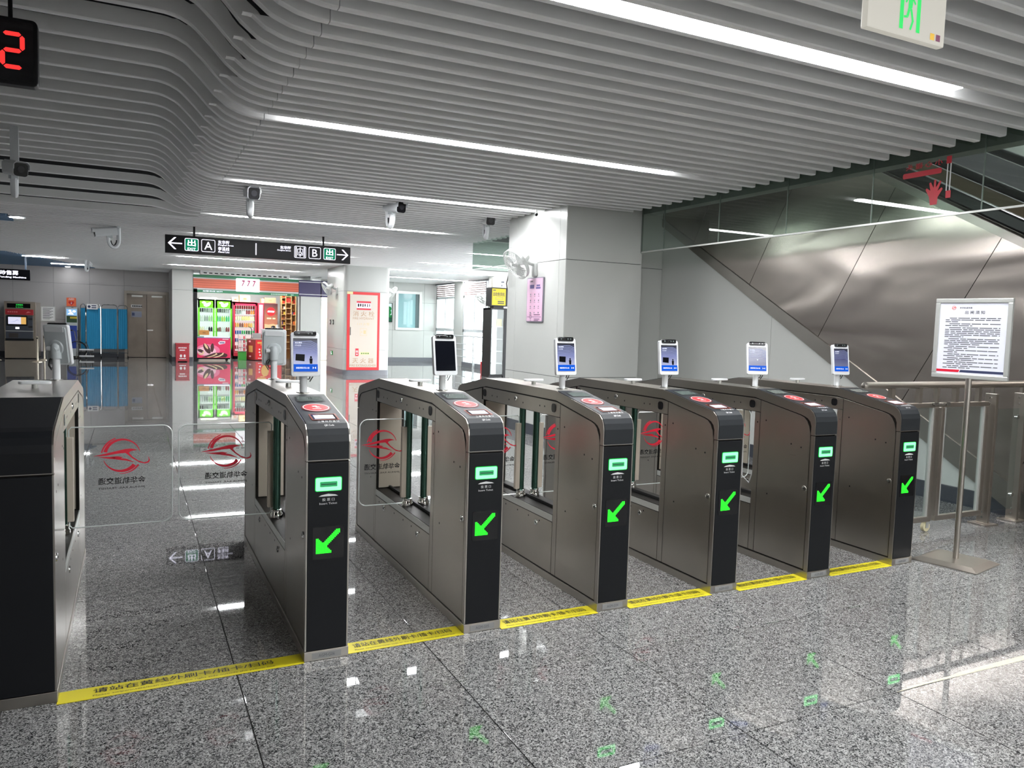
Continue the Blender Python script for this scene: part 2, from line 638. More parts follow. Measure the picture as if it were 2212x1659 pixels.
stuff(blue.build('blue_slat_field', mat('blue slat paint', (92, 128, 160), 0.45), ceiling, label='blue painted ceiling slats over the ticket machines'))

# ------------------------------------------------------------------ light strips
def light_strip(x0, y, n=3, seg=1.185, label='', z=ZC + 0.004, hw=0.0725):
    t = thing('ceiling_light', label, 'light', (x0, y, z), 0, 'light strips in the slat ceiling')
    MB().box(0, n * seg, -0.062, 0.062, 0.012, 0.075).build('housing', m_alu, t)
    for i in range(n):
        MB().box(i * seg + 0.004, (i + 1) * seg - 0.004, -hw, hw, -0.004, 0.012).build('diffuser', m_lamp, t)
    return t
names = ['behind the camera, third row back', 'behind the camera, second row back', 'above the gates, largest one at top right', 'second one counted from the front',
         'third one, left of the big white column', 'fourth one, just in front of the cameras', 'fifth one, right above the exit sign',
         'sixth one, half hidden by the exit sign', 'seventh one, seen under the exit sign']
rows = [(-6.1, 0.42), (-3.1, 0.40), (-0.10, 0.33), (2.898, 0.47), (5.898, 0.49), (9.098, 0.50), (12.098, 0.45), (15.1, 0.44), (18.3, 0.42)]
for (y, x0), nm in zip(rows, names):
    light_strip(x0, y, label='white ceiling light strip, ' + nm)
light_strip(0.39, 22.0, label='white light strip nearest the shop front with the orange stripes', seg=1.245)
for y, x0, nm in ((12.1, 5.9, 'seen through the hanging glass beside the big column'), (15.3, 5.93, 'long one ending behind the hanging glass'),
                  (18.4, 5.95, 'behind the column with the hydrant cabinet'), (22.0, 6.5, 'above the white wall with the steel framed window')):
    light_strip(x0, y, label='white ceiling light strip, ' + nm)
for y, x0 in ((21.6, -3.33), (24.6, -2.9)):
    light_strip(x0, y, 1, 1.0, 'short light strip in the blue slats, %s' % ('before the ticket sign' if y < 22 else 'close to the back wall'), z=ZC - 0.02, hw=0.03)
t = thing('downlight', 'round white recessed downlight at the left end of the slats', 'light', (-2.33, 11.6, ZC - 0.012))
MB().lathe([(0.125, 0.0), (0.125, 0.012), (0.10, 0.02)], n=20).build('trim_ring', m_white, t, True)
MB().lathe([(0.10, -0.004), (0.10, 0.006)], n=20).build('diffuser', m_lamp, t)
t = thing('downlight', 'round white recessed downlight by the back wall left of the privacy screen', 'light', (-2.55, 26.2, ZC - 0.012))
MB().lathe([(0.09, 0.0), (0.09, 0.012), (0.07, 0.02)], n=20).build('trim_ring', m_white, t, True)
MB().lathe([(0.07, -0.004), (0.07, 0.006)], n=20).build('diffuser', m_lamp, t)

# ------------------------------------------------------------------ panelled walls
def wall_x(name, y, x_edges, z_edges, material, depth=0.2, label=None, gap=0.006, back=1, skirt=None):
    """wall facing -y at plane y, split into panels"""
    x0, x1 = x_edges[0], x_edges[-1]
    w = struct(MB().box(x0, x1, y + 0.012, y + depth, 0, z_edges[-1]).build(name, m_core), label)
    for xa, xb in zip(x_edges, x_edges[1:]):
        for za, zb in zip(z_edges, z_edges[1:]):
            MB().box(xa + gap / 2, xb - gap / 2, y, y + 0.012, za + gap / 2, zb - gap / 2).build('panel', material, w, bevel=0.002)
    return w
def wall_y(name, x, y_edges, z_edges, material, side=-1, depth=0.2, label=None, gap=0.006):
    """wall facing -x (side -1) or +x (side 1) at plane x"""
    y0, y1 = y_edges[0], y_edges[-1]
    a, b = sorted((x - side * 0.012, x - side * depth))
    w = struct(MB().box(a, b, y0, y1, 0, z_edges[-1]).build(name, m_core), label)
    for ya, yb in zip(y_edges, y_edges[1:]):
        for za, zb in zip(z_edges, z_edges[1:]):
            p, q = sorted((x, x - side * 0.012))
            MB().box(p, q, ya + gap / 2, yb - gap / 2, za + gap / 2, zb - gap / 2).build('panel', material, w, bevel=0.002)
    return w
wall_x('wall_back', 26.7, [-8.0, -6.2, -4.15, -3.0, -1.95, -0.90], [0.17, 1.25, 2.46, 3.3], m_grey_panel, label='pale grey panelled wall behind the ticket machine and the privacy screen')
struct(MB().box(-8.0, -0.90, 26.68, 26.75, 0, 0.17).build('baseboard_back', m_skirt), 'dark stone skirting under the grey back wall')
wall_x('wall_over_door', 26.7, [-0.90, 0.53], [2.30, 2.47, 3.3], m_grey_panel, label='pale grey panels above the steel double door')
wall_y('wall_left', -8.0, [-9, -4, 0, 4, 8, 12, 16, 20, 24, 26.7], [0.15, 2.4, 4.0], m_grey_panel, side=1, label='grey panelled wall far to the left')
wall_x('wall_rear_corner', 26.7, [4.98, 5.1], [0.0, 3.3], m_white_panel)
# rear of the hall behind the camera
w = struct(MB().box(-8, 9, -7.2, -7.0, 0, 6.2).build('wall_rear', mat('warm white wall', (222, 222, 220), 0.5)), 'plain wall at the far end behind the viewer')
# right back white wall and its skirting
wall_x('wall_right_back', 25.1, [5.98, 6.9, 8.2, 9.45, 10.3], [0.16, 1.2, 2.26, 3.3], m_white_panel, label='white panelled wall with the steel framed window')
struct(MB().box(5.98, 10.3, 25.07, 25.12, 0, 0.16).build('baseboard_right_back', m_skirt2), 'grey stone skirting under the white wall with the window')
# pillar of wall left of the shop
wl = struct(MB().box(0.52, 1.11, 24.17, 26.9, 0, 3.3).build('wall_pillar', m_core), 'white panelled wall pier between the steel door and the shop')
for za, zb in ((0.15, 2.33), (2.336, 3.3)):
    MB().box(0.505, 1.125, 24.15, 24.17, za, zb).build('panel', m_white_panel, wl, bevel=0.003)
    MB().box(0.505, 0.52, 24.175, 26.7, za, zb).build('panel', m_grey_panel, wl, bevel=0.003)
struct(MB().box(0.50, 1.13, 24.14, 24.2, 0, 0.15).build('baseboard_pillar', m_skirt), 'dark stone skirting of the white wall pier')
# wall right of the shop under the dark blue header
wall_x('wall_shop_right', 24.3, [4.62, 5.32], [0.0, 2.30], m_white_panel, label='white wall strip under the dark blue header right of the shop')
# short wall beside the big column and the wall under the escalator
wall_x('wall_front', 5.58, [5.30, 6.04], [0.0, 2.33, 3.4], m_white_panel, depth=0.3, label='short white panelled return beside the big column')

# ------------------------------------------------------------------ escalator wall, escalator
XE = 5.98
def zlo(y): return 0.555 * y - 0.17
def zup(y): return 0.54 * y + 1.90
wr = struct(MB().prism([(0.56, 0.0), (5.58, 0.0), (5.58, zlo(5.58) + 0.05), (0.56, zlo(0.56) + 0.05)], 'x', XE + 0.035, XE + 0.25).build('wall_right', m_core), 'white triangular wall under the escalator')
pe = [0.62, 2.05, 3.45, 5.575]
for ya, yb in zip(pe, pe[1:]):
    MB().prism([(ya + 0.002, max(0.15, 0.0)), (yb - 0.002, 0.15), (yb - 0.002, zlo(yb) + 0.02), (ya + 0.002, max(0.151, zlo(ya) + 0.02))], 'x', XE + 0.02, XE + 0.035).build('panel', m_white_panel, wr)
struct(MB().box(XE - 0.01, XE + 0.03, 0.40, 5.57, 0, 0.15).build('baseboard_right', m_skirt), 'dark stone skirting under the escalator wall')

esc = thing('escalator', 'stainless clad escalator rising from right to left behind the glass curtain', 'escalator', (XE, 0, 0))
YB = 5.56
def cut(poly, keep):
    """clip a (y,z) polygon to keep(p) >= 0 (linear)"""
    out = []
    for a, b in zip(poly, poly[1:] + poly[:1]):
        ka, kb = keep(a), keep(b)
        if ka >= 0:
            out.append(a)
        if ka * kb < 0:
            s = ka / (ka - kb)
            out.append((a[0] + (b[0] - a[0]) * s, a[1] + (b[1] - a[1]) * s))
    return out
ys = [-3.35, -1.95, -0.54, 0.855, 2.25, 3.67, 5.07, 6.6]
for a, b in zip(ys, ys[1:]):
    g = 0.004
    poly = [(-6, -2), (9, -2), (9, 8), (-6, 8)]
    for fn in (lambda p: p[1] - zlo(p[0]) - 0.115, lambda p: zup(p[0]) - p[1], lambda p: p[1] - 0.02, lambda p: YB - p[0],
               lambda p, a=a: p[0] - a + (p[1] - 2.3) / 1.75 - g, lambda p, b=b: b - p[0] - (p[1] - 2.3) / 1.75 - g):
        if poly:
            poly = cut(poly, fn)
    if len(poly) > 2:
        MB().prism(poly, 'x', -0.012, 0.0).build('cladding_panel', m_steel_clad, esc)
bk = [(-3.3, 0.0), (0.3, 0.0), (YB, zlo(YB) + 0.11), (YB, zup(YB) - 0.01), (-3.3, zup(-3.3) - 0.01)]
MB().prism(bk, 'x', 0.0, 0.018).build('backing_sheet', mat('shadow gap', (0.03, 0.03, 0.03), 0.8), esc)
m_trim = steel('matt stainless trim', (158, 154, 148), 0.33, (2, 30, 30))
MB().prism([(0.31, 0.003), (0.5, 0.003), (YB, zlo(YB)), (YB, zlo(YB) + 0.108), (0.2, 0.06)], 'x', -0.025, 0.01).build('lower_trim', m_trim, esc)
def slope_bar(name, x0, x1, d0, d1, material, y0=-3.3, y1=YB, bevel=0.0):
    return MB().prism([(y0, zup(y0) + d0), (y1, zup(y1) + d0), (y1, zup(y1) + d1), (y0, zup(y0) + d1)], 'x', x0, x1).build(name, material, esc, bevel=bevel)
slope_bar('outer_deck', -0.014, 0.20, 0.0, 0.075, m_trim)
slope_bar('handrail', 0.07, 0.16, 0.085, 0.215, mat('black rubber handrail', (0.008, 0.008, 0.009), 0.35), bevel=0.02)
m_brown = mat('brown balustrade sheet', (146, 132, 112), 0.3, 0.35)
slope_bar('balustrade', 1.05, 1.08, -1.3, 0.19, m_brown)
slope_bar('handrail', 1.03, 1.11, 0.20, 0.30, MATS['black rubber handrail'], bevel=0.02)
slope_bar('inner_deck', 1.12, 1.75, 0.05, 0.10, mat('grey deck', (120, 118, 122), 0.4))
slope_bar('balustrade', 1.78, 1.81, -0.9, 0.44, mat('grey balustrade sheet', (150, 148, 154), 0.3, 0.6))
slope_bar('handrail', 1.76, 1.84, 0.45, 0.55, MATS['black rubber handrail'], bevel=0.02)
for y0 in range(-5, 9):
    z = zup(y0 * 0.6) - 0.85
    MB().box(0.22, 1.02, y0 * 0.6, y0 * 0.6 + 0.62, z - 0.3, z).build('step', m_steel_core, esc)
yel = decal([rect(0, 0.42, 0, 0.30)], mat('yellow notice', (208, 190, 40), 0.5), esc, (1.045, 1.9, zup(1.9) - 0.42), 'warning_notice', R=(0, -0.88, -0.475), U=(0, -0.475, 0.88), lift=0.004)
# upper part of the escalator void
struct(MB().box(8.5, 8.6, -9, 9, 0, 6.2).build('wall_void', m_white_panel), 'white wall on the far side of the escalator void')
struct(MB().box(5.6, 8.6, 9.0, 9.2, 3.0, 6.2).build('wall_void_end', m_white_panel))
struct(MB().box(5.6, 8.6, -9, 9.2, 6.2, 6.3).build('ceiling_void', m_white_panel), 'ceiling of the upper level above the escalator')
struct(MB().box(5.44, 5.60, -9.0, 5.3, 3.005, 6.2).build('trim_1', mat('grey beam paint', (150, 152, 148), 0.5)), 'grey edge beam of the escalator opening behind the slat ends')
for y in (-4.5, 0.6):  # unseen panels added to light up the escalator void
    t = thing('void_fill_light', 'unseen light panel added to brighten the void above the escalator, %s' % ('nearer one' if y < -4 else 'farther one'), 'light', (7.9, y, 6.18), 0, 'added lights of the escalator void')
    MB().box(-0.3, 0.3, -0.8, 0.8, -0.03, 0.0).build('diffuser', m_lamp, t)
# ------------------------------------------------------------------ big white column
col = thing('column', 'big white panelled square column on the right with fan and pink poster', 'column', (4.22, 5.18, 0))
MB().box(0.012, 1.138, 0.012, 1.66, 0, 3.3).build('core', m_core, col)
for za, zb in ((0.15, 0.84), (0.846, 2.33), (2.336, 3.3)):
    MB().box(0.006, 1.15, 0.0, 0.012, za, zb).build('panel', m_white_panel, col, bevel=0.003)
    for ya, yb in ((0.003, 0.17), (0.174, 1.40), (1.404, 1.66)):
        MB().box(0.0, 0.012, ya, yb, za, zb).build('panel', m_white_panel, col, bevel=0.002)
    MB().box(1.138, 1.15, 0.014, 1.66, za, zb).build('panel', m_white_panel, col, bevel=0.003)
MB().box(-0.004, 1.154, -0.004, 1.662, 0, 0.15).build('skirting', m_skirt, col)

# ------------------------------------------------------------------ smoke curtains of hanging glass
cur = thing('smoke_curtain', 'long hanging glass smoke curtain in front of the escalator', 'glass curtain', (5.35, 0, 0))
edges = [5.16, 4.70, 3.68, 2.66, 1.64, 0.62, -0.40, -1.42]
for a, b in zip(edges, edges[1:]):
    MB().box(-0.005, 0.005, b + 0.004, a - 0.004, 2.50, 3.16).build('pane', m_glass_green, cur)
for a in edges[1:-1]:
    MB().box(-0.006, 0.006, a - 0.003, a + 0.003, 2.50, 3.16).build('joint', mat('pane joint', (120, 130, 124), 0.3), cur)
MB().box(-0.008, 0.008, -1.42, 5.16, 2.484, 2.50).build('bottom_rail', m_alu, cur)
MB().box(-0.008, 0.008, 5.16, 5.175, 2.484, 3.16).build('end_rail', mat('grey rail', (104, 112, 106), 0.4), cur)
# sticker on it: mirrored warning, red bar and red ended strip
cm = mat('red sticker', (214, 52, 66), 0.4)
R_, U_ = (0, -1, 0), (0, 0, 1)
text('小 心 碰 头', cm, cur, (-0.006, 1.14, 2.935), 0.05, 0.34, R=R_, U=U_, mirror=True)
decal([rr_pts(0, 0, 0.36, 0.045, 0.015)], cm, cur, (-0.006, 1.155, 2.865), 'sticker_bar', R=R_, U=U_)
decal([[(-0.03, -0.13), (0.03, -0.13), (0.035, -0.07), (0.075, -0.01), (0.065, 0.005), (0.03, -0.02), (0.06, 0.055), (0.045, 0.062), (0.015, 0.01), (0.012, 0.075), (-0.005, 0.075), (-0.008, 0.01), (-0.035, 0.06), (-0.05, 0.052), (-0.035, -0.01), (-0.07, 0.015), (-0.08, 0.0), (-0.045, -0.06)]], cm, cur, (-0.006, 1.03, 2.72), 'sticker_hand', R=R_, U=U_, lift=0.0015)
decal([rect(-0.022, 0.022, -0.03, 0.03)], cm, cur, (-0.006, 0.915, 2.94), 'sticker_tab', R=R_, U=U_)
decal([rect(-0.022, 0.022, -0.03, 0.03)], cm, cur, (-0.006, 0.905, 2.66), 'sticker_tab', R=R_, U=U_)
decal([rect(-0.019, -0.009, -0.11, 0.11), rect(0.009, 0.019, -0.11, 0.11)], m_white_print, cur, (-0.006, 0.91, 2.80), 'sticker_strip', R=R_, U=U_)
cur2 = thing('smoke_curtain', 'small hanging glass smoke curtain left of the big column', 'glass curtain', (5.08, 10.18, 0))
MB().box(0, 0.76, -0.005, 0.005, 2.52, 3.05).build('pane', m_glass_green, cur2)
MB().box(0.77, 1.6, -0.005, 0.005, 2.52, 3.05).build('pane', m_glass_green, cur2)
MB().box(-0.005, 0.005, -1.6, -0.01, 2.52, 3.05).build('pane', m_glass_green, cur2)
MB().box(-0.008, 1.6, -0.008, 0.008, 2.505, 2.52).build('bottom_rail', m_alu, cur2)
MB().box(-0.008, 0.008, -1.6, -0.008, 2.505, 2.52).build('bottom_rail', m_alu, cur2)
cb_ = MB().tube([(5.96, 10.40, 3.06), (5.96, 10.38, 2.7), (5.92, 10.36, 2.45), (5.88, 10.35, 2.3), (5.90, 10.35, 2.18), (5.98, 10.35, 2.12)], 0.012, 6).build('loose_cable', m_cable)
tag(cb_, 'loose dark cable dangling beside the big column behind the glass', 'cable')

# ------------------------------------------------------------------ turnstile gates
m_dark = mat('dark satin panel', (20, 22, 25), 0.45, spec=0.25)
m_reader = mat('dark grey reader panel', (40, 43, 46), 0.45, spec=0.25)
m_beige = mat('beige gate lining', (176, 166, 152), 0.4)
m_post = mat('dark green steel post', (74, 108, 96), 0.16, 0.9)
m_post_white = mat('white lit post', (228, 216, 216), 0.3)
m_slot_lit = mat('green lit slot frame', (120, 255, 190), 0.5, emit=3.2, ergb=(104, 255, 128))
m_slot_glow = mat('deep green glow', (0, 200, 70), 0.5, emit=0.55, ergb=(20, 226, 90))
m_slot_dark = mat('green shaded slot', (60, 190, 120), 0.5, emit=0.35, ergb=(90, 226, 150))
m_led = mat('green led dot', (60, 255, 60), 0.5, emit=2.6, ergb=(40, 255, 44))
m_red_lit = mat('red lit reader disc', (230, 70, 74), 0.4, emit=0.62, ergb=(240, 84, 88))
m_red_halo = mat('red halo', (150, 30, 34), 0.4, emit=0.12, ergb=(220, 50, 54))
m_ring_lit = mat('white lit ring', (255, 225, 225), 0.4, emit=0.95, ergb=(255, 228, 226))
m_scan_lit = mat('lit scanner glass', (240, 238, 255), 0.2, emit=0.85, ergb=(226, 222, 250))
m_scan_hot = mat('scanner lamp', (255, 255, 255), 0.2, emit=2.2)
m_orange = mat('orange scanner border', (190, 100, 78), 0.4, emit=0.12, ergb=(230, 90, 70))
m_lcd = mat('grey lcd', (86, 96, 93), 0.12)
m_hole = mat('dark hole', (0.01, 0.01, 0.011), 0.6)
m_plate = mat('grey number plate', (150, 150, 148), 0.4)
GW = 0.187
PROFILE = [(0.0, 0.876), (0.0, 0.955), (0.006, 0.985), (0.020, 1.010), (0.045, 1.030), (0.085, 1.040), (0.513, 1.115)]
INNER = [(0.030, 0.876), (0.030, 0.930), (0.040, 0.955), (0.060, 0.973), (0.085, 0.983), (0.115, 0.991), (0.508, 1.060)]
FULL = PROFILE + [(2.0 - y, z) for y, z in PROFILE[::-1]]
FULL_IN = INNER + [(2.0 - y, z) for y, z in INNER[::-1]]

def slope_pt(y, lift=0.0):
    """point on the sloping reader face at depth y (0.085..0.5)"""
    k = (1.115 - 1.040) / (0.513 - 0.085)
    return (y - lift * k, 1.040 + (y - 0.085) * k + lift)
SL_R = (1, 0, 0)
_k = (1.115 - 1.040) / (0.513 - 0.085)
SL_U = Vector((0, 1, _k)).normalized()

def gate_base(label, w, plain):
    g = thing('ticket_gate', label, 'ticket gate', (0, 0, 0), 0, 'ticket gates in a row')
    e = 0.004
    body = MB()
    front = [(0.012, 0.04), (0.50, 0.04), (0.50, 1.055), (0.12, 0.992), (0.09, 0.985), (0.06, 0.97), (0.04, 0.95), (0.012, 0.876)]
    body.prism(front, 'x', e, w - e)
    body.prism([(2.0 - y, z) for y, z in [(0.012, 0.04), (0.475, 0.04), (0.475, 1.05), (0.12, 0.992), (0.09, 0.985), (0.06, 0.97), (0.04, 0.95), (0.012, 0.876)]], 'x', e, w - e)
    body.prism([(0.50, 0.965), (1.525, 0.965), (1.525, 1.062), (0.50, 1.062)], 'x', e, w - e)
    body.prism([(0.50, 0.04), (1.525, 0.04), (1.525, 0.395), (0.50, 0.395)], 'x', e, w - e)
    body.build('body', m_steel_core, g)
    MB().strip(FULL, FULL_IN, 'x', 0, w).build('top_cover', m_steel, g)
    for y0, y1 in ((0.0, 0.028), (1.972, 2.0)):
        for x0, x1 in ((0, 0.006), (w - 0.006, w)):
            MB().box(x0, x1, y0, y1, 0.045, 0.872).build('edge_frame', m_steel, g)
    MB().box(-0.003, w + 0.003, -0.005, 2.005, 0.0, 0.044).build('plinth', m_steel, g, bevel=0.002)
    door = [(0.033, 0.052), (0.452, 0.052), (0.452, 1.044), (0.125, 0.986), (0.092, 0.976), (0.066, 0.955), (0.048, 0.925), (0.036, 0.885), (0.033, 0.84)]
    beam = [(0.456, 0.968), (1.528, 0.968), (1.528, 1.052), (0.512, 1.052), (0.456, 1.044)]
    low = [(0.506, 0.052), (1.52, 0.052), (1.52, 0.350), (0.506, 0.350)]
    post_f = [(0.456, 0.052), (0.502, 0.052), (0.502, 0.964), (0.456, 0.964)]
    post_b = [(1.524, 0.052), (1.552, 0.052), (1.552, 0.964), (1.524, 0.964)]
    door_b = [(2.0 - y, z) for y, z in [(0.033, 0.052), (0.444, 0.052), (0.444, 1.042), (0.125, 0.986), (0.092, 0.976), (0.066, 0.955), (0.048, 0.925), (0.036, 0.885), (0.033, 0.84)]]
    for xa, xb in ((0.0006, e), (w - e, w - 0.0006)):
        out = xa if xa < w / 2 else xb
        sgn = -1 if xa < w / 2 else 1
        for nm, p in (('side_door', door), ('beam_panel', beam), ('lower_panel', low), ('pillar_strip', post_f), ('pillar_strip', post_b), ('side_door', door_b)):
            MB().prism(p, 'x', xa, xb).build(nm, m_steel, g, bevel=0.0012)
        MB().prism([(0.506, 0.355), (1.52, 0.355), (1.52, 0.392), (0.506, 0.392)], 'x', min(out, out - sgn * 0.004), max(out, out - sgn * 0.004)).build('ledge', m_alu, g)
        for y, z in ((1.02, 1.022), (0.70, 0.305), (1.33, 0.308), (0.058, 0.545)):
            lk = MB().lathe([(0.017, 0), (0.016, sgn * 0.004), (0.010, sgn * 0.005)], (out, y, z), 12, 'x').build('lock', m_chrome, g, True)
            MB().cyl((out + sgn * 0.004, y, z), (out + sgn * 0.0065, y, z), 0.005, 8).build('keyhole', m_hole, lk)
        for y in (0.53, 1.50):
            MB().rrect((out + sgn * 0.0005, y, 1.014), 0.05, 0.05, 0.018, 0.003, 'x').build('sensor_window', m_gloss_black, g)
        sc = MB()
        for y, z in ((0.64, 1.012), (0.70, 1.010), (0.92, 1.005), (1.12, 1.005), (1.30, 1.005), (1.38, 1.005), (0.66, 0.325), (0.80, 0.325), (0.95, 0.325), (1.12, 0.325), (1.44, 0.325),
                     (0.40, 0.92), (0.475, 0.90), (0.18, 0.80), (0.10, 0.79), (0.36, 0.45), (1.54, 0.90), (1.62, 0.90), (1.82, 0.78), (1.64, 0.45)):
            sc.cyl((out - sgn * 0.001, y, z), (out + sgn * 0.0006, y, z), 0.0055, 8)
        stuff(sc.build('screw_holes', m_hole, g))
    # lining seen through the window
    MB().box(0.02, w - 0.02, 1.5195, 1.5235, 0.40, 0.955).build('window_lining', m_beige, g)
    MB().box(0.02, w - 0.02, 0.5015, 0.5055, 0.40, 0.955).build('window_lining', m_beige, g)
    MB().box(w / 2 - 0.006, w / 2 + 0.006, 0.515, 1.515, 0.396, 0.412).build('window_sill_strip', m_hole, g)
    # dark end faces
    MB().box(0.0065, w - 0.0065, -0.003, 0.011, 0.046, 0.868).build('front_panel', m_dark, g, bevel=0.0015)
    MB().box(0.0065, w - 0.0065, 1.989, 2.003, 0.046, 0.868).build('rear_panel', m_dark, g, bevel=0.0015)
    o = [(y - 0.003, z + 0.002) for y, z in PROFILE]
    o[0] = (-0.003, 0.880); o[-1] = slope_pt(0.500, 0.003)
    i = [(y + 0.004, z - 0.003) for y, z in PROFILE]
    i[0] = (0.004, 0.880); i[-1] = slope_pt(0.500, -0.004)
    MB().strip(o, i, 'x', 0.006, w - 0.006).build('reader_panel', m_reader if not plain else m_dark, g, True)
    MB().strip([(2.0 - y, z) for y, z in o], [(2.0 - y, z) for y, z in i], 'x', 0.006, w - 0.006).build('rear_reader_panel', m_reader, g, True)
    # flat oval pad on the top
    pad = MB()
    pad.rrect((w / 2, 0, 0), 0.135, 0.05, 0.0245, 0.013, 'z', 8)
    pd = pad.build('reader_pad', m_white, g, True, bevel=0.004)
    pd.location = (0, 0.965, 1.142)
    MB().cyl((w / 2, 0.965, 1.114), (w / 2, 0.965, 1.137), 0.014, 12).build('pad_stem', m_alu, g)
    if plain:
        return g
    # printed and lit fittings of the passenger end
    cx = w / 2
    s = 0.0032
    MB().rrect((cx, -s - 0.0005, 0.775), 0.116, 0.062, 0.008, 0.003, 'y').build('slot_frame', m_slot_glow, g)
    MB().rrect((cx, -s - 0.002, 0.775), 0.110, 0.056, 0.006, 0.003, 'y').build('slot_light', m_slot_lit, g)
    MB().rrect((cx, -s - 0.004, 0.775), 0.074, 0.022, 0.003, 0.002, 'y').build('slot_mouth', m_slot_dark, g)
    MB().box(cx - 0.032, cx + 0.032, -s - 0.0056, -s - 0.004, 0.7735, 0.7765).build('ticket_slot', m_hole, g)
    decal([[(-0.042, -0.006), (0.042, -0.006), (0.030, 0.0), (0.0, 0.005), (-0.030, 0.0)]], m_grey_print if False else m_white_print, g, (cx, -s, 0.728), 'ticket_icon')
    text('投 票 口', m_white_print, g, (cx, -s, 0.708), 0.013, 0.052)
    text('Insert Ticket', m_white_print, g, (cx, -s, 0.691), 0.009, 0.076)
    MB().rrect((cx + 0.002, -s, 0.519), 0.135, 0.142, 0.004, 0.003, 'y').build('arrow_display', m_gloss_black, g)
    dots = []
    N = 17
    for a in range(N):
        for b in range(N):
            u_, v_ = a / (N - 1), b / (N - 1)
            head = v_ < 0.66 and u_ < 0.66 and (u_ + v_) < 0.70 and not False
            shaft = abs(u_ - v_) < 0.14 and u_ > 0.2
            if head or shaft:
                x, z = (u_ - 0.5) * 0.098, (v_ - 0.5) * 0.098
                dots.append(rect(x - 0.0024, x + 0.0024, z - 0.0024, z + 0.0024))
    stuff(decal(dots, m_led, g, (cx, -s - 0.0016, 0.525), 'led_arrow'))
    def sl(y, x, n=0.0):
        p = slope_pt(y, 0.0032 + n)
        return (x, p[0], p[1])
    decal([rect(-0.066, 0.066, -0.050, 0.050)], m_hole, g, sl(0.413, cx), 'screen_frame', SL_R, SL_U)
    decal([rect(-0.058, 0.058, -0.041, 0.041)], m_lcd, g, sl(0.413, cx), 'screen', SL_R, SL_U, 0.0018)
    decal([disc(0, 0, 0.066)], m_red_halo, g, sl(0.268, cx), 'reader_halo', SL_R, SL_U, 0.0008)
    decal([disc(0, 0, 0.057)], m_red_lit, g, sl(0.268, cx), 'card_reader', SL_R, SL_U, 0.0016)
    decal(ring(0, 0, 0.060, 0.055), m_ring_lit, g, sl(0.268, cx), 'reader_ring', SL_R, SL_U, 0.0022)
    decal([[(-0.016, 0.022), (0.006, 0.028), (0.010, 0.014), (-0.012, 0.008)], [(-0.004, 0.006), (0.014, 0.012), (0.020, -0.002), (0.002, -0.008)], rect(-0.020, 0.020, -0.026, -0.019)], m_ring_lit, g, sl(0.268, cx), 'card_icon', SL_R, SL_U, 0.0024)
    decal(frame_polys(-0.060, 0.060, -0.046, 0.046, 0.007), m_orange, g, sl(0.122, cx + 0.004), 'scanner_border', SL_R, SL_U, 0.0012)
    decal([rect(-0.053, 0.053, -0.039, 0.039)], m_gloss_black, g, sl(0.122, cx + 0.004), 'scanner_frame', SL_R, SL_U, 0.0012)
    decal([rect(-0.044, 0.044, -0.030, 0.026)], m_scan_lit, g, sl(0.122, cx + 0.004), 'scanner_window', SL_R, SL_U, 0.002)
    decal([disc(-0.020, 0.012, 0.008, 0.008, 12), disc(0.016, 0.012, 0.008, 0.008, 12)], m_scan_hot, g, sl(0.122, cx + 0.004), 'scanner_lamp', SL_R, SL_U, 0.0026)
    c1 = Vector((cx, 0.054, 1.0345))
    u1 = Vector((0, 0.85, 0.42)).normalized()
    text('二 维 码 扫 描 口', m_white_print, g, c1 + Vector((0.008, -0.003, 0.0035)), 0.013, 0.092, SL_R, u1, lift=0.002)
    u2 = Vector((0, 0.72, 0.66)).normalized()
    text('QR Code', m_white_print, g, Vector((cx + 0.008, 0.033, 1.0225)), 0.011, 0.042, SL_R, u2, lift=0.003)
    return g

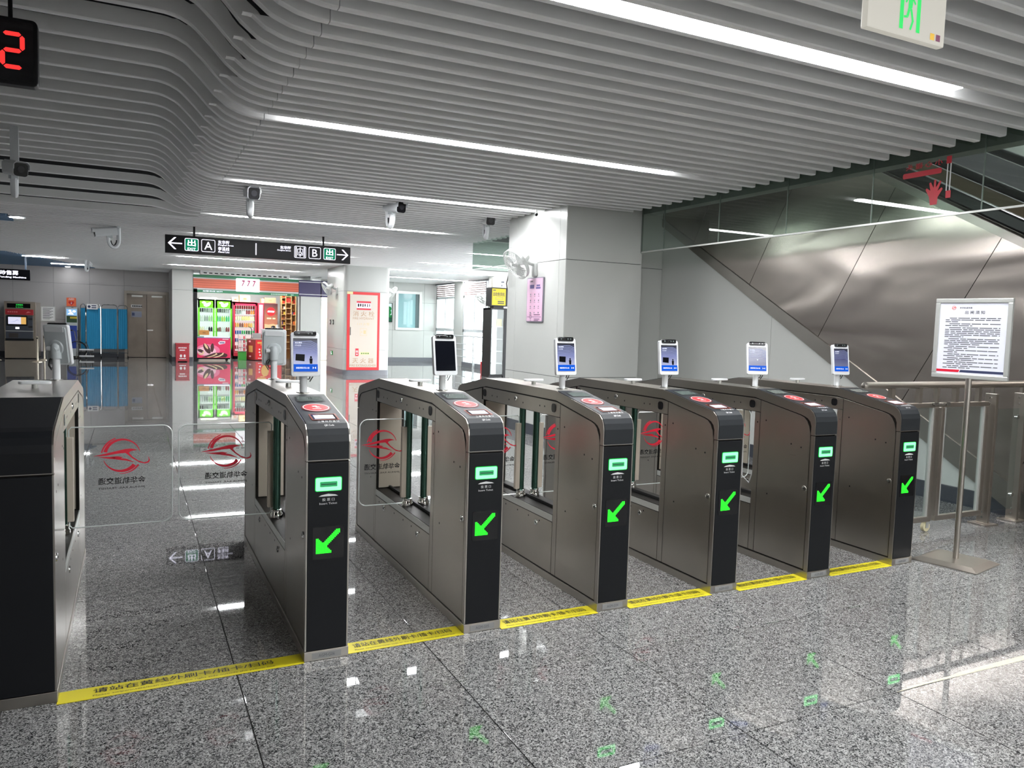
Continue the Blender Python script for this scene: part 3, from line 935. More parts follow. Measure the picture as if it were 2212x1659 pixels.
def logo(parent, c, s=1.0):
    """transport emblem as seen from the platform side: swift in a broken ring, mirrored lettering under it"""
    R, U = Vector((1, 0, 0)), Vector((0, 0, 1))
    q = 0.000485 * s        # metres per drawing unit, drawing centred on (437, 430)
    def P(pts):
        return [((x - 437) * q, (430 - y) * q) for x, y in pts]
    polys = []
    cx, cy = 437, 430
    def band(ro, ri, t0, t1):
        for quad in arc_band(0, 0, ro * q, (lambda z, ri=ri: ri(z) * q), t0, t1, 12):
            polys.append(quad)
    band(176, lambda z: 142 + 28 * z, 166, 14)           # upper bow, tapering to the right
    band(194, lambda z: 184 - 6 * (1 - abs(2 * z - 1)), 170, 108)
    band(176, lambda z: 172 - 36 * z, 196, 318)
    band(194, lambda z: 190 - 12 * z, 262, 326)
    wing = [(172, 430), (300, 405), (470, 365), (525, 362), (585, 380), (545, 384), (512, 394), (503, 408), (535, 448), (590, 492), (645, 514), (680, 504), (690, 480), (682, 456), (658, 434), (690, 462), (701, 492), (690, 517), (655, 526), (600, 512), (530, 462), (470, 406), (400, 410), (290, 428)]
    polys.append(P([(172, 430), (300, 403), (470, 365), (525, 362), (585, 380), (545, 384), (512, 394), (503, 408), (470, 406), (400, 410), (290, 428)]))
    polys.append(P([(470, 406), (503, 408), (535, 448), (590, 492), (600, 512), (530, 462)]))
    polys.append(P([(590, 492), (645, 514), (655, 526), (600, 512)]))
    polys.append(P([(645, 514), (680, 504), (690, 517), (655, 526)]))
    polys.append(P([(680, 504), (690, 480), (701, 492), (690, 517)]))
    polys.append(P([(690, 480), (682, 456), (658, 434), (690, 462), (701, 492)]))
    polys.append(P([(215, 440), (330, 441), (380, 452), (370, 468), (300, 458)]))
    polys.append(P([(330, 441), (400, 438), (450, 452), (425, 460), (480, 468), (560, 510), (470, 486), (380, 470)]))
    decal(polys, m_red_print, parent, c, 'emblem', R, U, 0.0)
    text('金华轨道交通', m_black_print, parent, Vector(c) + Vector((0, 0, -0.128 * s)), 0.036 * s, 0.214 * s, R, U, lift=0.0, mirror=True)
    text('JINHUA RAIL TRANSIT', m_black_print, parent, Vector(c) + Vector((0, 0, -0.166 * s)), 0.0125 * s, 0.212 * s, R, U, lift=0.0, mirror=True)

def flap(parent, x_post, x_end, y=1.0):
    """acrylic flap reaching from the post at x_post to x_end; notched where the clamp grips it"""
    s = 1 if x_end > x_post else -1
    a = x_post + s * 0.012
    L = abs(x_end - a)
    z0, z1, r = 0.414, 0.915, 0.045
    pts = [(0.0, z0 + 0.012), (0.012, z0)]
    for i in range(7):
        t = -PI / 2 + PI / 2 * i / 6
        pts.append((L - r + r * math.cos(t), z0 + r + r * math.sin(t)))
    for i in range(7):
        t = PI / 2 * i / 6
        pts.append((L - r + r * math.cos(t), z1 - r + r * math.sin(t)))
    pts += [(0.012, z1), (0.0, z1 - 0.012)]
    P2 = [(a + s * u, v) for u, v in pts]
    f = MB().prism(P2, 'y', y - 0.004, y + 0.004).build('flap', m_glass, parent)
    # polished edge rim
    rim = MB()
    rim.tube([(px, y, pz) for px, pz in P2], 0.0032, 5, closed=True)
    rim.build('flap_edge', m_glass_edge, f, True)
    logo(f, ((a + x_end) / 2, y - 0.0055, 0.768))
    MB().box(min(x_post - s * 0.004, a + s * 0.020), max(x_post - s * 0.004, a + s * 0.020), y - 0.014, y + 0.014, 0.448, 0.868).build('clamp', m_beige, f, bevel=0.003)
    return f

def posts(g, xs, material=None):
    for x in xs:
        p = MB().cyl((x, 1.0, 0.395), (x, 1.0, 0.967), 0.0205, 16).build('flap_post', material or m_post, g, True)
        MB().lathe([(0.033, 0.397), (0.033, 0.418), (0.028, 0.424), (0.028, 0.440), (0.022, 0.444)], (x, 1.0, 0), 16).build('post_collar', m_chrome, p, True)

gate_spots = [(-0.005, -0.034), (0.752, -0.002), (1.506, 0.006), (2.260, 0.006), (2.996, -0.004), (3.748, -0.006)]
order = ['first narrow one from the left, beside the wide lane', 'second narrow one from the left, under the dark scanner', 'third narrow one from the left, before the big column',
         'fourth narrow one from the left', 'fifth narrow one from the left, white posts in its window', 'last narrow one on the right, next to the sign stand']
proto = gate_base('slim steel ticket gate, ' + order[0], GW, False)
gates = [proto]
for k in range(1, 6):
    gates.append(dup(proto, (0, 0, 0), 0, 'slim steel ticket gate, ' + order[k]))
for k, (g, (x, y)) in enumerate(zip(gates, gate_spots)):
    g.location = (x, y, 0)
    num = 6 - k
    MB().box(0.030, GW - 0.030, -0.0066, -0.005, 0.008, 0.036).build('number_plate', m_plate, g)
    text('AGM-G0%d' % num, m_grey_print, g, (GW / 2, -0.0066, 0.022), 0.014, 0.07)
    posts(g, (0.042, GW - 0.045), m_post_white if k == 4 else m_post)
MB().tube([(0.10, 0.60, 0.96), (0.10, 0.60, 0.55), (0.11, 0.64, 0.46), (0.10, 0.70, 0.50), (0.10, 0.71, 0.96)], 0.004, 6).build('white_cable', m_white, gates[4], True)
flap(gates[0], 0.030, -0.452 + 0.005, 1.034)
for k in range(6):
    if k > 0:
        flap(gates[k], 0.030, -0.252)
    if k < 5:
        flap(gates[k], GW - 0.030, GW + 0.252)
GW0 = 0.298
g0 = gate_base('wide plain black fronted ticket gate cut off by the left edge', GW0, True)
g0.location = (-1.228, -0.034, 0)
posts(g0, (0.05, GW0 - 0.045))
flap(g0, GW0 - 0.030, 1.228 - 0.483, 1.034)

# ------------------------------------------------------------------ face scanners on the gates
m_scr_blue = mat('screen banner blue', (10, 84, 200), 0.3, emit=0.85, ergb=(8, 84, 200))
m_scr_text = mat('screen text', (235, 240, 255), 0.3, emit=1.0)
m_scr_dark = mat('screen dark', (8, 10, 20), 0.12, emit=0.02, ergb=(30, 34, 60))
m_scr_off = mat('switched off screen', (14, 16, 22), 0.06)
m_stripe = mat('screen pale stripe', (170, 180, 225), 0.2, emit=0.45, ergb=(160, 172, 222))
def screen_picture(name, lo, hi):
    """picture shown by the display: pale hall below fading into a dark ceiling"""
    m = mat(name, (8, 8, 12), 0.15)
    nt = m.node_tree
    b = nt.nodes['Principled BSDF']
    tc = nt.nodes.new('ShaderNodeTexCoord')
    sp = nt.nodes.new('ShaderNodeSeparateXYZ')
    rp = nt.nodes.new('ShaderNodeValToRGB')
    nt.links.new(tc.outputs['Generated'], sp.inputs[0])
    nt.links.new(sp.outputs['Z'], rp.inputs['Fac'])
    e = rp.color_ramp.elements
    e[0].position, e[0].color = 0.25, srgb(*lo)
    e[1].position, e[1].color = 0.98, srgb(*hi)
    x = e.new(0.55); x.color = srgb(int(lo[0] * .72), int(lo[1] * .74), int(lo[2] * .86))
    nt.links.new(rp.outputs['Color'], b.inputs['Emission Color'])
    b.inputs['Emission Strength'].default_value = 0.8
    return m
pic_a = screen_picture('hall picture', (196, 202, 240), (8, 10, 24))
pic_b = screen_picture('dim hall picture', (120, 124, 160), (36, 38, 60))
def scanner(label, loc, yaw, tilt, mode):
    t = thing('face_scanner', label, 'face scanner', loc, yaw, 'face scanners on the ticket gates')
    MB().lathe([(0.034, 0.0), (0.034, 0.004), (0.026, 0.006)], n=18).build('flange', m_chrome, t, True)
    MB().lathe([(0.0185, 0.003), (0.0185, 0.16)], n=16).build('pole', m_white, t, True)
    MB().lathe([(0.026, 0.115), (0.027, 0.165), (0.026, 0.185), (0.016, 0.196)], n=16).build('pole_socket', m_white2, t, True)
    X = Matrix.Translation((0, -0.035, 0.083)) @ Matrix.Rotation(tilt, 4, 'X')
    w, h = 0.140, 0.215
    hs = MB().rrect((0, 0, h / 2), w, h, 0.012, 0.022, 'y').build('housing', m_white, t, True, bevel=0.003, xf=X)
    MB().rrect((0, 0.014, h / 2), w * 0.86, h * 0.90, 0.010, 0.012, 'y').build('back_shell', m_white2, t, True, bevel=0.003, xf=X)
    MB().rrect((0, 0.0215, h * 0.90), w * 0.74, 0.030, 0.006, 0.004, 'y').build('back_recess', m_white, t, bevel=0.001, xf=X)
    MB().lathe([(0.042, 0.020), (0.038, 0.026), (0.02, 0.030)], (0, 0, h * 0.44), 20, 'y').build('mount_disc', m_white2, t, True, xf=X)
    MB().cyl((0.018, 0.028, 0.09), (0.045, 0.028, 0.09), 0.013, 12).build('tilt_knob', m_white, t, True, xf=X)
    MB().cyl((-0.01, 0.022, 0.09), (0.0, 0.036, 0.085), 0.02, 12).build('hinge', m_white2, t, True, xf=X)
    cab = MB()
    cab.tube([X @ Vector(p) for p in [(0.012, 0.022, 0.055), (0.022, 0.035, 0.04), (0.036, 0.040, 0.01), (0.03, 0.040, -0.012), (0.010, 0.04, -0.012), (0.004, 0.04, 0.012), (0.020, 0.036, 0.045), (0.04, 0.03, 0.03), (0.046, 0.034, 0.0), (0.030, 0.036, -0.025)]], 0.0032, 6)
    cab.build('cable', m_cable, t, True)
    bar = MB().rrect((0.0, -0.010, h - 0.004), w * 0.77, 0.024, 0.008, 0.012, 'y').build('camera_bar', m_gloss_black, t, True, bevel=0.002, xf=X)
    for x in (-0.032, 0.014, 0.032):
        MB().lathe([(0.0045, -0.0165), (0.0045, -0.0155), (0.002, -0.0155)], (x, 0, h - 0.004), 12, 'y').build('lens', m_lcd, bar, True, xf=X)
    R, U = Vector((1, 0, 0)), X.to_3x3() @ Vector((0, 0, 1))
    def at(u, v, d=0.0):
        return X @ Vector((u, -0.0112 - d, v))
    sx, s0, s1 = 0.059, 0.024, 0.187
    if mode == 'off':
        decal([rect(-sx, sx, s0, s1)], m_scr_off, t, at(0, 0), 'screen', R, U)
        return t
    pic = MB().box(-sx, sx, -0.0122, -0.0112, s0, s1).build('screen', pic_a if mode == 'on' else pic_b, t, xf=X)
    decal([rect(-sx, sx, s0, s0 + 0.036)], m_scr_blue, pic, at(0, 0, 0.001), 'screen_banner', R, U)
    text('请看屏幕识别人脸', m_scr_text, pic, at(-0.015, s0 + 0.018, 0.0016), 0.0095, 0.066, R, U)
    decal([[(0.034, 0.012), (0.034, 0.024), (0.041, 0.018)], [(0.050, 0.012), (0.050, 0.024), (0.043, 0.018)]], m_scr_text, pic, at(0, s0, 0.0016), 'screen_icon', R, U)
    st = []
    for i in range(7):
        z = s1 - 0.012 - i * 0.009
        tt = 0.0030 - i * 0.0003
        st.append([(-sx, z - 0.006), (sx * 0.45, z), (sx * 0.45, z - tt), (-sx, z - 0.006 - tt)])
        st.append([(sx * 0.45, z), (sx, z - 0.016), (sx, z - 0.016 - tt), (sx * 0.45, z - tt)])
    decal(st, m_stripe, pic, at(0, 0, 0.0012), 'screen_stripes', R, U)
    text('欢迎乘坐', m_scr_text, pic, at(-0.034, s1 - 0.022, 0.0018), 0.0085, 0.034, R, U)
    text('13:53', m_scr_text, pic, at(-0.036, s1 - 0.035, 0.0018), 0.007, 0.028, R, U)
    if mode == 'on':
        decal([[(-0.05, 0.078), (-0.006, 0.074), (-0.004, 0.108), (-0.048, 0.110)]], m_scr_dark, pic, at(0, 0, 0.0012), 'screen_monitor', R, U)
        decal([[(0.020, 0.062), (0.032, 0.062), (0.034, 0.088), (0.018, 0.088)], disc(0.026, 0.094, 0.005, 0.006, 10)], m_scr_dark, pic, at(0, 0, 0.0012), 'screen_figure', R, U)
    return t
scanner('white face scanner on the first narrow gate facing the viewer, hall picture lit', (0.095, 0.560, 1.115), 0.05, -0.10, 'on')
scanner('white face scanner with a dark switched off screen on the second narrow gate', (0.854, 0.625, 1.115), 0.10, -0.16, 'off')
scanner('white face scanner on the third narrow gate before the big column', (1.609, 0.629, 1.115), 0.05, -0.12, 'on')
scanner('white face scanner on the fourth narrow gate', (2.377, 0.655, 1.115), -0.05, -0.12, 'on')
scanner('white face scanner on the fifth narrow gate, twisted and with a dimmer picture', (3.137, 0.659, 1.115), -0.50, -0.22, 'dim')
scanner('white face scanner on the last narrow gate at the right', (3.885, 0.634, 1.115), -0.15, -0.14, 'dim')
scanner('white face scanner turned away, its back and cable seen, on the wide left gate', (-1.029, 1.443, 1.115), PI - 0.55, -0.16, 'on')
scanner('white face scanner turned away on the first narrow gate, before the shop', (0.097, 1.463, 1.115), PI - 0.16, -0.10, 'on')

# ------------------------------------------------------------------ yellow floor tapes
m_tape = mat('yellow tape', (202, 190, 22), 0.5)
def tape(x0, x1, y0, y1, skew, label):
    t = thing('floor_tape', label, 'floor tape', (x0, y0, 0.0), 0, 'yellow warning tapes across the lanes')
    L, W = x1 - x0, y1 - y0
    n = 14
    top = [(L * (1 - i / n), W + random.uniform(-0.0015, 0.0015)) for i in range(n + 1)]
    bot = [(L * i / n, random.uniform(-0.0015, 0.0015)) for i in range(n + 1)]
    MB().prism([(x, y + skew * x / L) for x, y in bot + top], 'z', 0.0008, 0.0022).build('tape_strip', m_tape, t)
    k = Vector((L, skew, 0)).normalized()
    u = Vector((-k.y, k.x, 0))
    m = 0.12 if L > 0.8 else 0.04
    text('请站在黄线外刷卡/插卡/扫码', m_black_print, t, Vector((L / 2, W * 0.62 + skew / 2, 0.0022)), W * 0.40, L - 2 * m, k, u)
    text('Please swipe/insert/scan code on the right side outside the yellow line', mat('faded black print', (84, 80, 28), 0.6), t, Vector((L / 2, W * 0.20 + skew / 2, 0.0022)), W * 0.17, L - 2 * m, k, u)
tape(-0.93, -0.008, -0.060, 0.042, 0.012, 'long yellow warning tape across the wide lane on the left')
nm = ['first', 'second', 'third', 'fourth', 'fifth']
for k in range(5):
    tape(gate_spots[k][0] + GW + 0.004, gate_spots[k + 1][0] - 0.004, -0.024, 0.088, 0.008, 'short yellow warning tape on the floor of the %s narrow lane from the left' % nm[k])
sl_ = MB().prism([(2.19, -1.245), (2.36, -1.243), (2.7, -1.25), (3.3, -1.262), (3.3, -1.225), (2.75, -1.222), (2.62, -1.224), (2.55, -1.232), (2.30, -1.230)], 'z', 0.0004, 0.0016).build('sealant_strip', mat('cream sealant', (206, 200, 178), 0.7, grain=0.15, grain_scale=60))
tag(sl_, 'cream sealant strip smeared along a floor joint at the lower right', 'sealant')
# ------------------------------------------------------------------ steel and glass fence right of the gates
m_fsteel = steel('satin fence steel', (186, 180, 172), 0.30, (60, 60, 6))
FY = 0.50
fen = thing('guard_fence', 'stainless steel fence with glass and a wheeled gate between the last ticket gate and escalator', 'fence', (4.0, FY, 0))
def L(x): return x - 4.0
MB().cyl((L(4.02), 0, 1.128), (L(5.95), 0, 1.128), 0.026, 18).build('top_rail', m_fsteel, fen, True)
MB().lathe([(0.002, -0.028), (0.018, -0.022), (0.026, -0.006), (0.026, 0.02)], (L(4.02), 0, 1.128), 16, 'x').build('rail_cap', m_fsteel, fen, True)
for x, w in ((4.30, 0.018), (4.60, 0.018), (4.80, 0.012), (5.02, 0.018), (5.30, 0.018)):
    MB().box(L(x) - w, L(x) + w, -0.018, 0.018, 0.995, 1.106).build('rail_stub', m_fsteel, fen)
for xa, xb, nm in ((4.05, 4.808, 'gate_leaf'), (4.852, 5.42, 'gate_leaf')):
    lf = MB()
    xa, xb = L(xa), L(xb)
    lf.box(xa, xb, -0.018, 0.018, 0.958, 0.994)
    lf.box(xa, xb, -0.018, 0.018, 0.082, 0.122)
    lf.box(xa, xa + 0.038, -0.018, 0.018, 0.122, 0.958)
    lf.box(xb - 0.038, xb, -0.018, 0.018, 0.122, 0.958)
    leaf = lf.build(nm, m_fsteel, fen, bevel=0.003)
    MB().box(xa + 0.038, xb - 0.038, -0.004, 0.004, 0.122, 0.958).build('pane', m_glass_pane, leaf)
    MB().box(xa + 0.038, xa + 0.058, -0.012, 0.012, 0.122, 0.958).build('glazing_bead', m_alu, leaf)
    MB().box(xb - 0.058, xb - 0.038, -0.012, 0.012, 0.122, 0.958).build('glazing_bead', m_alu, leaf)
lt = MB()
lt.cyl((L(4.72), -0.032, 0.985), (L(4.92), -0.032, 0.985), 0.007, 10)
lt.box(L(4.735), L(4.775), -0.04, -0.018, 0.972, 0.998)
lt.box(L(4.87), L(4.91), -0.04, -0.018, 0.972, 0.998)
lt.build('latch_bolt', m_chrome, fen)
m_wheel = mat('cream caster wheel', (214, 206, 170), 0.5)
for x in (4.79, 4.55):
    wl_ = MB().lathe([(0.010, -0.014), (0.036, -0.014), (0.038, -0.010), (0.038, 0.010), (0.036, 0.014), (0.010, 0.014)], (L(x), 0.012, 0.038), 20, 'y').build('caster_wheel', m_wheel, fen, True)
    MB().box(L(x) - 0.016, L(x) + 0.016, -0.008, -0.004, 0.03, 0.082).build('caster_fork', m_alu, wl_)
for x in (5.46, 5.84):
    p = MB()
    p.box(L(x), L(x) + 0.032, -0.045, 0.045, 0.012, 1.055)
    po = p.build('fence_post', m_fsteel, fen, bevel=0.002)
    MB().box(L(x) - 0.06, L(x) + 0.092, -0.08, 0.08, 0.0, 0.012).build('base_plate', m_fsteel, po, bevel=0.002)
    bo = MB()
    for z in (0.06, 0.10, 0.97, 1.02):
        bo.cyl((L(x) - 0.006, 0, z), (L(x), 0, z), 0.009, 8)
    bo.build('bolts', m_chrome, po)
    MB().box(L(x) + 0.010, L(x) + 0.022, -0.012, 0.012, 1.055, 1.105).build('rail_bracket', m_fsteel, po)
MB().box(L(5.50), L(5.835), -0.005, 0.005, 0.10, 0.93).build('pane', m_glass_pane, fen)
MB().box(L(5.88), L(5.94), -0.005, 0.005, 0.10, 0.93).build('pane', m_glass_pane, fen)
for x in (5.52, 5.815):
    for z in (0.22, 0.86):
        MB().lathe([(0.018, -0.016), (0.018, -0.006), (0.012, -0.005), (0.012, 0.012)], (L(x), 0, z), 12, 'y').build('glass_clamp', m_chrome, fen, True)

# ------------------------------------------------------------------ sign stand
yaw = 1.355
st = thing('sign_stand', 'steel floor stand holding a framed white notice with small print', 'sign stand', (4.237, -0.111, 0), -yaw)
MB()._add([(-0.20, -0.19, 0), (0.20, -0.19, 0), (0.20, 0.19, 0), (-0.20, 0.19, 0), (-0.20, -0.19, 0.008), (0.20, -0.19, 0.008), (0.20, 0.19, 0.008), (-0.20, 0.19, 0.008),
           (-0.155, -0.145, 0.028), (0.155, -0.145, 0.028), (0.155, 0.145, 0.028), (-0.155, 0.145, 0.028)],
          [(3, 2, 1, 0), (0, 1, 5, 4), (1, 2, 6, 5), (2, 3, 7, 6), (3, 0, 4, 7), (4, 5, 9, 8), (5, 6, 10, 9), (6, 7, 11, 10), (7, 4, 8, 11), (8, 9, 10, 11)]).build('base', m_fsteel, st)
MB().cyl((0, 0, 0.026), (0, 0, 1.225), 0.018, 18).build('pole', m_fsteel, st, True)
W_, H_, Z_ = 0.46, 0.522, 1.221
fr = MB()
t_ = 0.028
for p in frame_polys(-W_ / 2, W_ / 2, Z_, Z_ + H_, t_):
    fr.prism(p, 'y', -0.016, 0.010)
fr.build('frame', m_alu, st, bevel=0.004)
MB().box(-W_ / 2 + 0.02, W_ / 2 - 0.02, -0.004, 0.006, Z_ + 0.02, Z_ + H_ - 0.02).build('backing', mat('grey board', (150, 150, 150), 0.6), st)
pp = MB().box(-W_ / 2 + t_, W_ / 2 - t_, -0.0065, -0.0045, Z_ + t_, Z_ + H_ - t_).build('notice_sheet', mat('white notice paper', (214, 216, 226), 0.3), st)
py = -0.0066
text('出 闸 须 知', m_grey_print, pp, (0.01, py, Z_ + H_ - 0.090), 0.022, 0.118)
text('金华轨道交通', m_grey_print, pp, (-0.045, py, Z_ + H_ - 0.061), 0.012, 0.076)
decal(ring(0, 0, 0.013, 0.010, 16) + [[(-0.018, -0.006), (0.004, 0.006), (0.016, 0.004), (0.002, -0.002)]], mat('salmon print', (222, 120, 110), 0.5), pp, (-0.118, py, Z_ + H_ - 0.061), 'emblem')
random.seed(11)
ln = []
z = Z_ + H_ - 0.128
para = [3, 2, 6, 4, 2, 2, 2, 2, 2, 2]
for n in para:
    for i in range(n):
        x = -0.165 + (0.025 if i == 0 else 0.0)
        end = 0.165 if i < n - 1 or n == 1 else random.uniform(-0.12, 0.05)
        while x < end - 0.004:
            w = min(random.uniform(0.02, 0.075), end - x)
            ln.append(rect(x, x + w, z - 0.0028, z + 0.0028))
            x += w + random.uniform(0.004, 0.010)
        z -= 0.0118
    z -= 0.002
stuff(decal(ln, m_grey_print, pp, (0, py, 0), 'small_print'))
decal([[(-0.202, 0.040), (-0.065, 0.040), (-0.058, 0.056), (-0.202, 0.056)]], m_red_print, pp, (0, py, Z_), 'red_band')
decal([[(-0.060, 0.040), (0.202, 0.040), (0.202, 0.056), (-0.053, 0.056)]], mat('navy print', (52, 58, 88), 0.4), pp, (0, py, Z_), 'navy_band')

# ------------------------------------------------------------------ hanging signs
def exit_box(g, x0, x1, z0, z1, y, ch):
    cx, cz, w, h = (x0 + x1) / 2, (z0 + z1) / 2, x1 - x0, z1 - z0
    decal([rr_pts(0, 0, w, h, 0.025)], m_lit_white, g, (cx, y, cz), 'icon_border', lift=0.001)
    decal([rr_pts(0, 0, w - 0.016, h - 0.016, 0.02)], m_lit_green if ch == '出' else m_sign_black, g, (cx, y, cz), 'icon_field', lift=0.002)
    if ch == '出':
        text('出', m_lit_white, g, (cx, y, cz + 0.030), h * 0.52, w * 0.60, lift=0.003)
        text('EXIT', m_lit_white, g, (cx, y, cz - h * 0.34), h * 0.19, w * 0.60, lift=0.003)
    else:
        text(ch, m_lit_white, g, (cx, y, cz), h * 0.62, lift=0.003)
def arrow(g, cx, cz, s, y, d):
    t = 0.17
    pts1 = [(-1, 0), (-0.80, 0.0), (0.10, 0.85), (-0.16, 0.85)]
    polys = [[(-0.9, -t / 2), (1, -t / 2), (1, t / 2), (-0.9, t / 2)], [(-1, 0), (-0.72, 0), (0.18, 0.9), (-0.10, 0.9)], [(-1, 0), (-0.10, -0.9), (0.18, -0.9), (-0.72, 0)]]
    decal([[(p[0] * s * d, p[1] * s) for p in q] for q in polys], m_lit_white, g, (cx, y, cz), 'arrow')
sg = thing('hanging_sign', 'long black hanging exit sign with white arrows at both ends', 'exit sign', (0, 11.0, 0))
SX0, SX1, SZ0, SZ1 = -0.16, 2.972, 2.535, 2.835
MB().box(SX0, SX1, 0.0, 0.12, SZ0, SZ1).build('sign_box', m_sign_black, sg, bevel=0.004)
for x in (0.294, 2.481):
    MB().box(x - 0.016, x + 0.016, 0.04, 0.08, SZ1, 3.12).build('hanger', m_blackp, sg)
zc = 2.69
arrow(sg, -0.008, zc + 0.008, 0.11, -0.001, 1)
exit_box(sg, 0.142, 0.360, zc - 0.105, zc + 0.105, -0.001, '出')
exit_box(sg, 0.404, 0.626, zc - 0.105, zc + 0.105, -0.001, 'A')
text('东华街', m_lit_white, sg, (0.671, -0.001, zc + 0.075), 0.066, 0.185, align=0.0)
text('Donghua Street', m_lit_white, sg, (0.671, -0.001, zc + 0.025), 0.032, 0.255, align=0.0)
text('孝溪线', m_lit_white, sg, (0.671, -0.001, zc - 0.035), 0.066, 0.185, align=0.0)
text('Xiaoxi Line', m_lit_white, sg, (0.671, -0.001, zc - 0.088), 0.030, 0.185, align=0.0)
decal([rect(-0.008, 0.008, -0.10, 0.10)], m_lit_white, sg, (1.297, -0.001, zc), 'divider')
text('东华街', m_lit_white, sg, (1.895, -0.001, zc + 0.060), 0.060, 0.185, align=1.0)
text('Donghua Street', m_lit_white, sg, (1.895, -0.001, zc + 0.008), 0.030, 0.235, align=1.0)
lx, lz = 2.058, zc
decal([rr_pts(0, 0, 0.205, 0.21, 0.02)], m_lit_white, sg, (lx, -0.001, lz), 'icon_border', lift=0.001)
decal([rr_pts(0, 0, 0.189, 0.194, 0.015)], m_sign_black, sg, (lx, -0.001, lz), 'icon_field', lift=0.002)
decal([rect(-0.080, -0.062, -0.085, 0.085), rect(0.062, 0.080, -0.085, 0.085)] + frame_polys(-0.048, 0.048, -0.055, 0.055, 0.006)
      + [[(-0.014, 0.064), (0.014, 0.064), (0, 0.086)], [(-0.014, -0.064), (0, -0.086), (0.014, -0.064)], disc(0.0, 0.034, 0.009, 0.009, 10), rect(-0.006, 0.006, -0.006, 0.024), rect(-0.002, 0.024, -0.010, 0.0), [(0.016, -0.008), (0.024, -0.008), (0.034, -0.034), (0.026, -0.034)]]
      + arc_band(0.0, -0.018, 0.026, 0.019, 120, 390, 12), m_lit_white, sg, (lx, -0.001, lz), 'lift_icon', lift=0.003)
exit_box(sg, 2.211, 2.427, zc - 0.105, zc + 0.105, -0.001, 'B')
exit_box(sg, 2.477, 2.697, zc - 0.105, zc + 0.105, -0.001, '出')
arrow(sg, 2.826, zc, 0.105, -0.001, -1)

ts = thing('hanging_sign', 'black hanging ticket vending sign at the left edge', 'sign', (0, 22.0, 0))
MB().box(-5.1, -3.195, 0, 0.10, 2.335, 2.628).build('sign_box', m_sign_black, ts, bevel=0.004)
for x in (-3.30, -4.9):
    MB().box(x - 0.02, x + 0.02, 0.03, 0.07, 2.628, 3.05).build('hanger', mat('grey blue hanger', (70, 84, 100), 0.4), ts)
text('自动售票', m_lit_white, ts, (-3.47, -0.001, 2.530), 0.125, 0.56, align=1.0)
text('Ticket Vending Machine', m_lit_white, ts, (-3.285, -0.001, 2.405), 0.060, 0.92, align=1.0)

ck = thing('digital_clock', 'black digital display with a red number two cut by the left edge', 'clock', (0, 2.2, 0))
MB().rrect((-1.66, 0.04, 3.003), 1.0, 0.385, 0.03, 0.08, 'y').build('case', m_blackp, ck, bevel=0.006)
MB().rrect((-1.66, -0.001, 3.003), 0.955, 0.345, 0.012, 0.004, 'y').build('face', m_gloss_black, ck)
for x in (-2.0, -1.3):
    MB().cyl((x, 0.04, 3.19), (x, 0.04, 3.45), 0.012, 10).build('hanger', m_blackp, ck)
m_seg = mat('lit red segment', (255, 60, 54), 0.5, emit=1.0, ergb=(255, 58, 56))
def segs(cx, cz, on):
    w, h, t = 0.050, 0.095, 0.0125
    def hz(z): return [(-w + 0.004, z), (-w + 0.004 + t, z + t), (w - 0.004 - t, z + t), (w - 0.004, z), (w - 0.004 - t, z - t), (-w + 0.004 + t, z - t)]
    def vt(x, z0, z1): return [(x, z0), (x + t, z0 + t), (x + t, z1 - t), (x, z1), (x - t, z1 - t), (x - t, z0 + t)]
    S = {'a': hz(h), 'g': hz(0), 'd': hz(-h), 'b': vt(w, 0.004, h - 0.004), 'c': vt(w, -h + 0.004, -0.004), 'f': vt(-w, 0.004, h - 0.004), 'e': vt(-w, -h + 0.004, -0.004)}
    for s_ in on:
        decal([S[s_]], m_seg, ck, (cx, -0.003, cz), 'segment', lift=0.001)
segs(-1.288, 3.005, 'abged')
segs(-1.46, 3.005, 'bc')

es = thing('emergency_exit_sign', 'white emergency exit light with a green running figure at the top right', 'exit sign', (0, -1.3, 0))
MB().box(1.706, 2.128, 0, 0.03, 2.585, 2.80).build('sign_plate', mat('translucent white sign', (206, 204, 198), 0.3, emit=0.42, ergb=(255, 250, 235)), es, bevel=0.006)
m_eg = mat('lit emergency green', (60, 230, 110), 0.5, emit=0.72, ergb=(66, 236, 118))
gx, gz = 1.925, 2.695
decal([rect(-0.055, -0.035, -0.085, 0.10), rect(0.037, 0.057, -0.085, 0.10), rect(-0.035, 0.037, 0.074, 0.10)], m_eg, es, (gx, -0.001, gz), 'door_icon')
decal([disc(0.008, 0.052, 0.011, 0.011, 12), [(-0.010, 0.036), (0.014, 0.040), (0.010, -0.004), (-0.012, -0.010)], [(-0.014, 0.030), (-0.006, 0.036), (-0.022, 0.010), (-0.030, 0.014)], [(0.008, 0.030), (0.014, 0.036), (0.030, 0.016), (0.024, 0.010)],
       [(-0.012, -0.008), (0.0, -0.010), (-0.008, -0.038), (-0.020, -0.034)], [(-0.020, -0.034), (-0.008, -0.040), (-0.032, -0.044), (-0.034, -0.036)], [(-0.002, -0.006), (0.010, -0.006), (0.022, -0.048), (0.012, -0.050)], [(0.012, -0.048), (0.022, -0.048), (0.010, -0.082), (0.000, -0.080)]],
      m_eg, es, (gx, -0.001, gz), 'running_figure', lift=0.0012)
decal([rect(-0.012, 0.012, -0.012, 0.012)], mat('amber dot', (226, 180, 60), 0.4), es, (2.055, -0.001, 2.612), 'indicator')
decal([rect(-0.012, 0.012, -0.012, 0.012)], mat('plum dot', (120, 60, 90), 0.4), es, (2.088, -0.001, 2.612), 'indicator')
for x in (1.78, 2.05):
    MB().cyl((x, 0.015, 2.80), (x, 0.015, 3.02), 0.008, 8).build('hanger', m_alu, es)

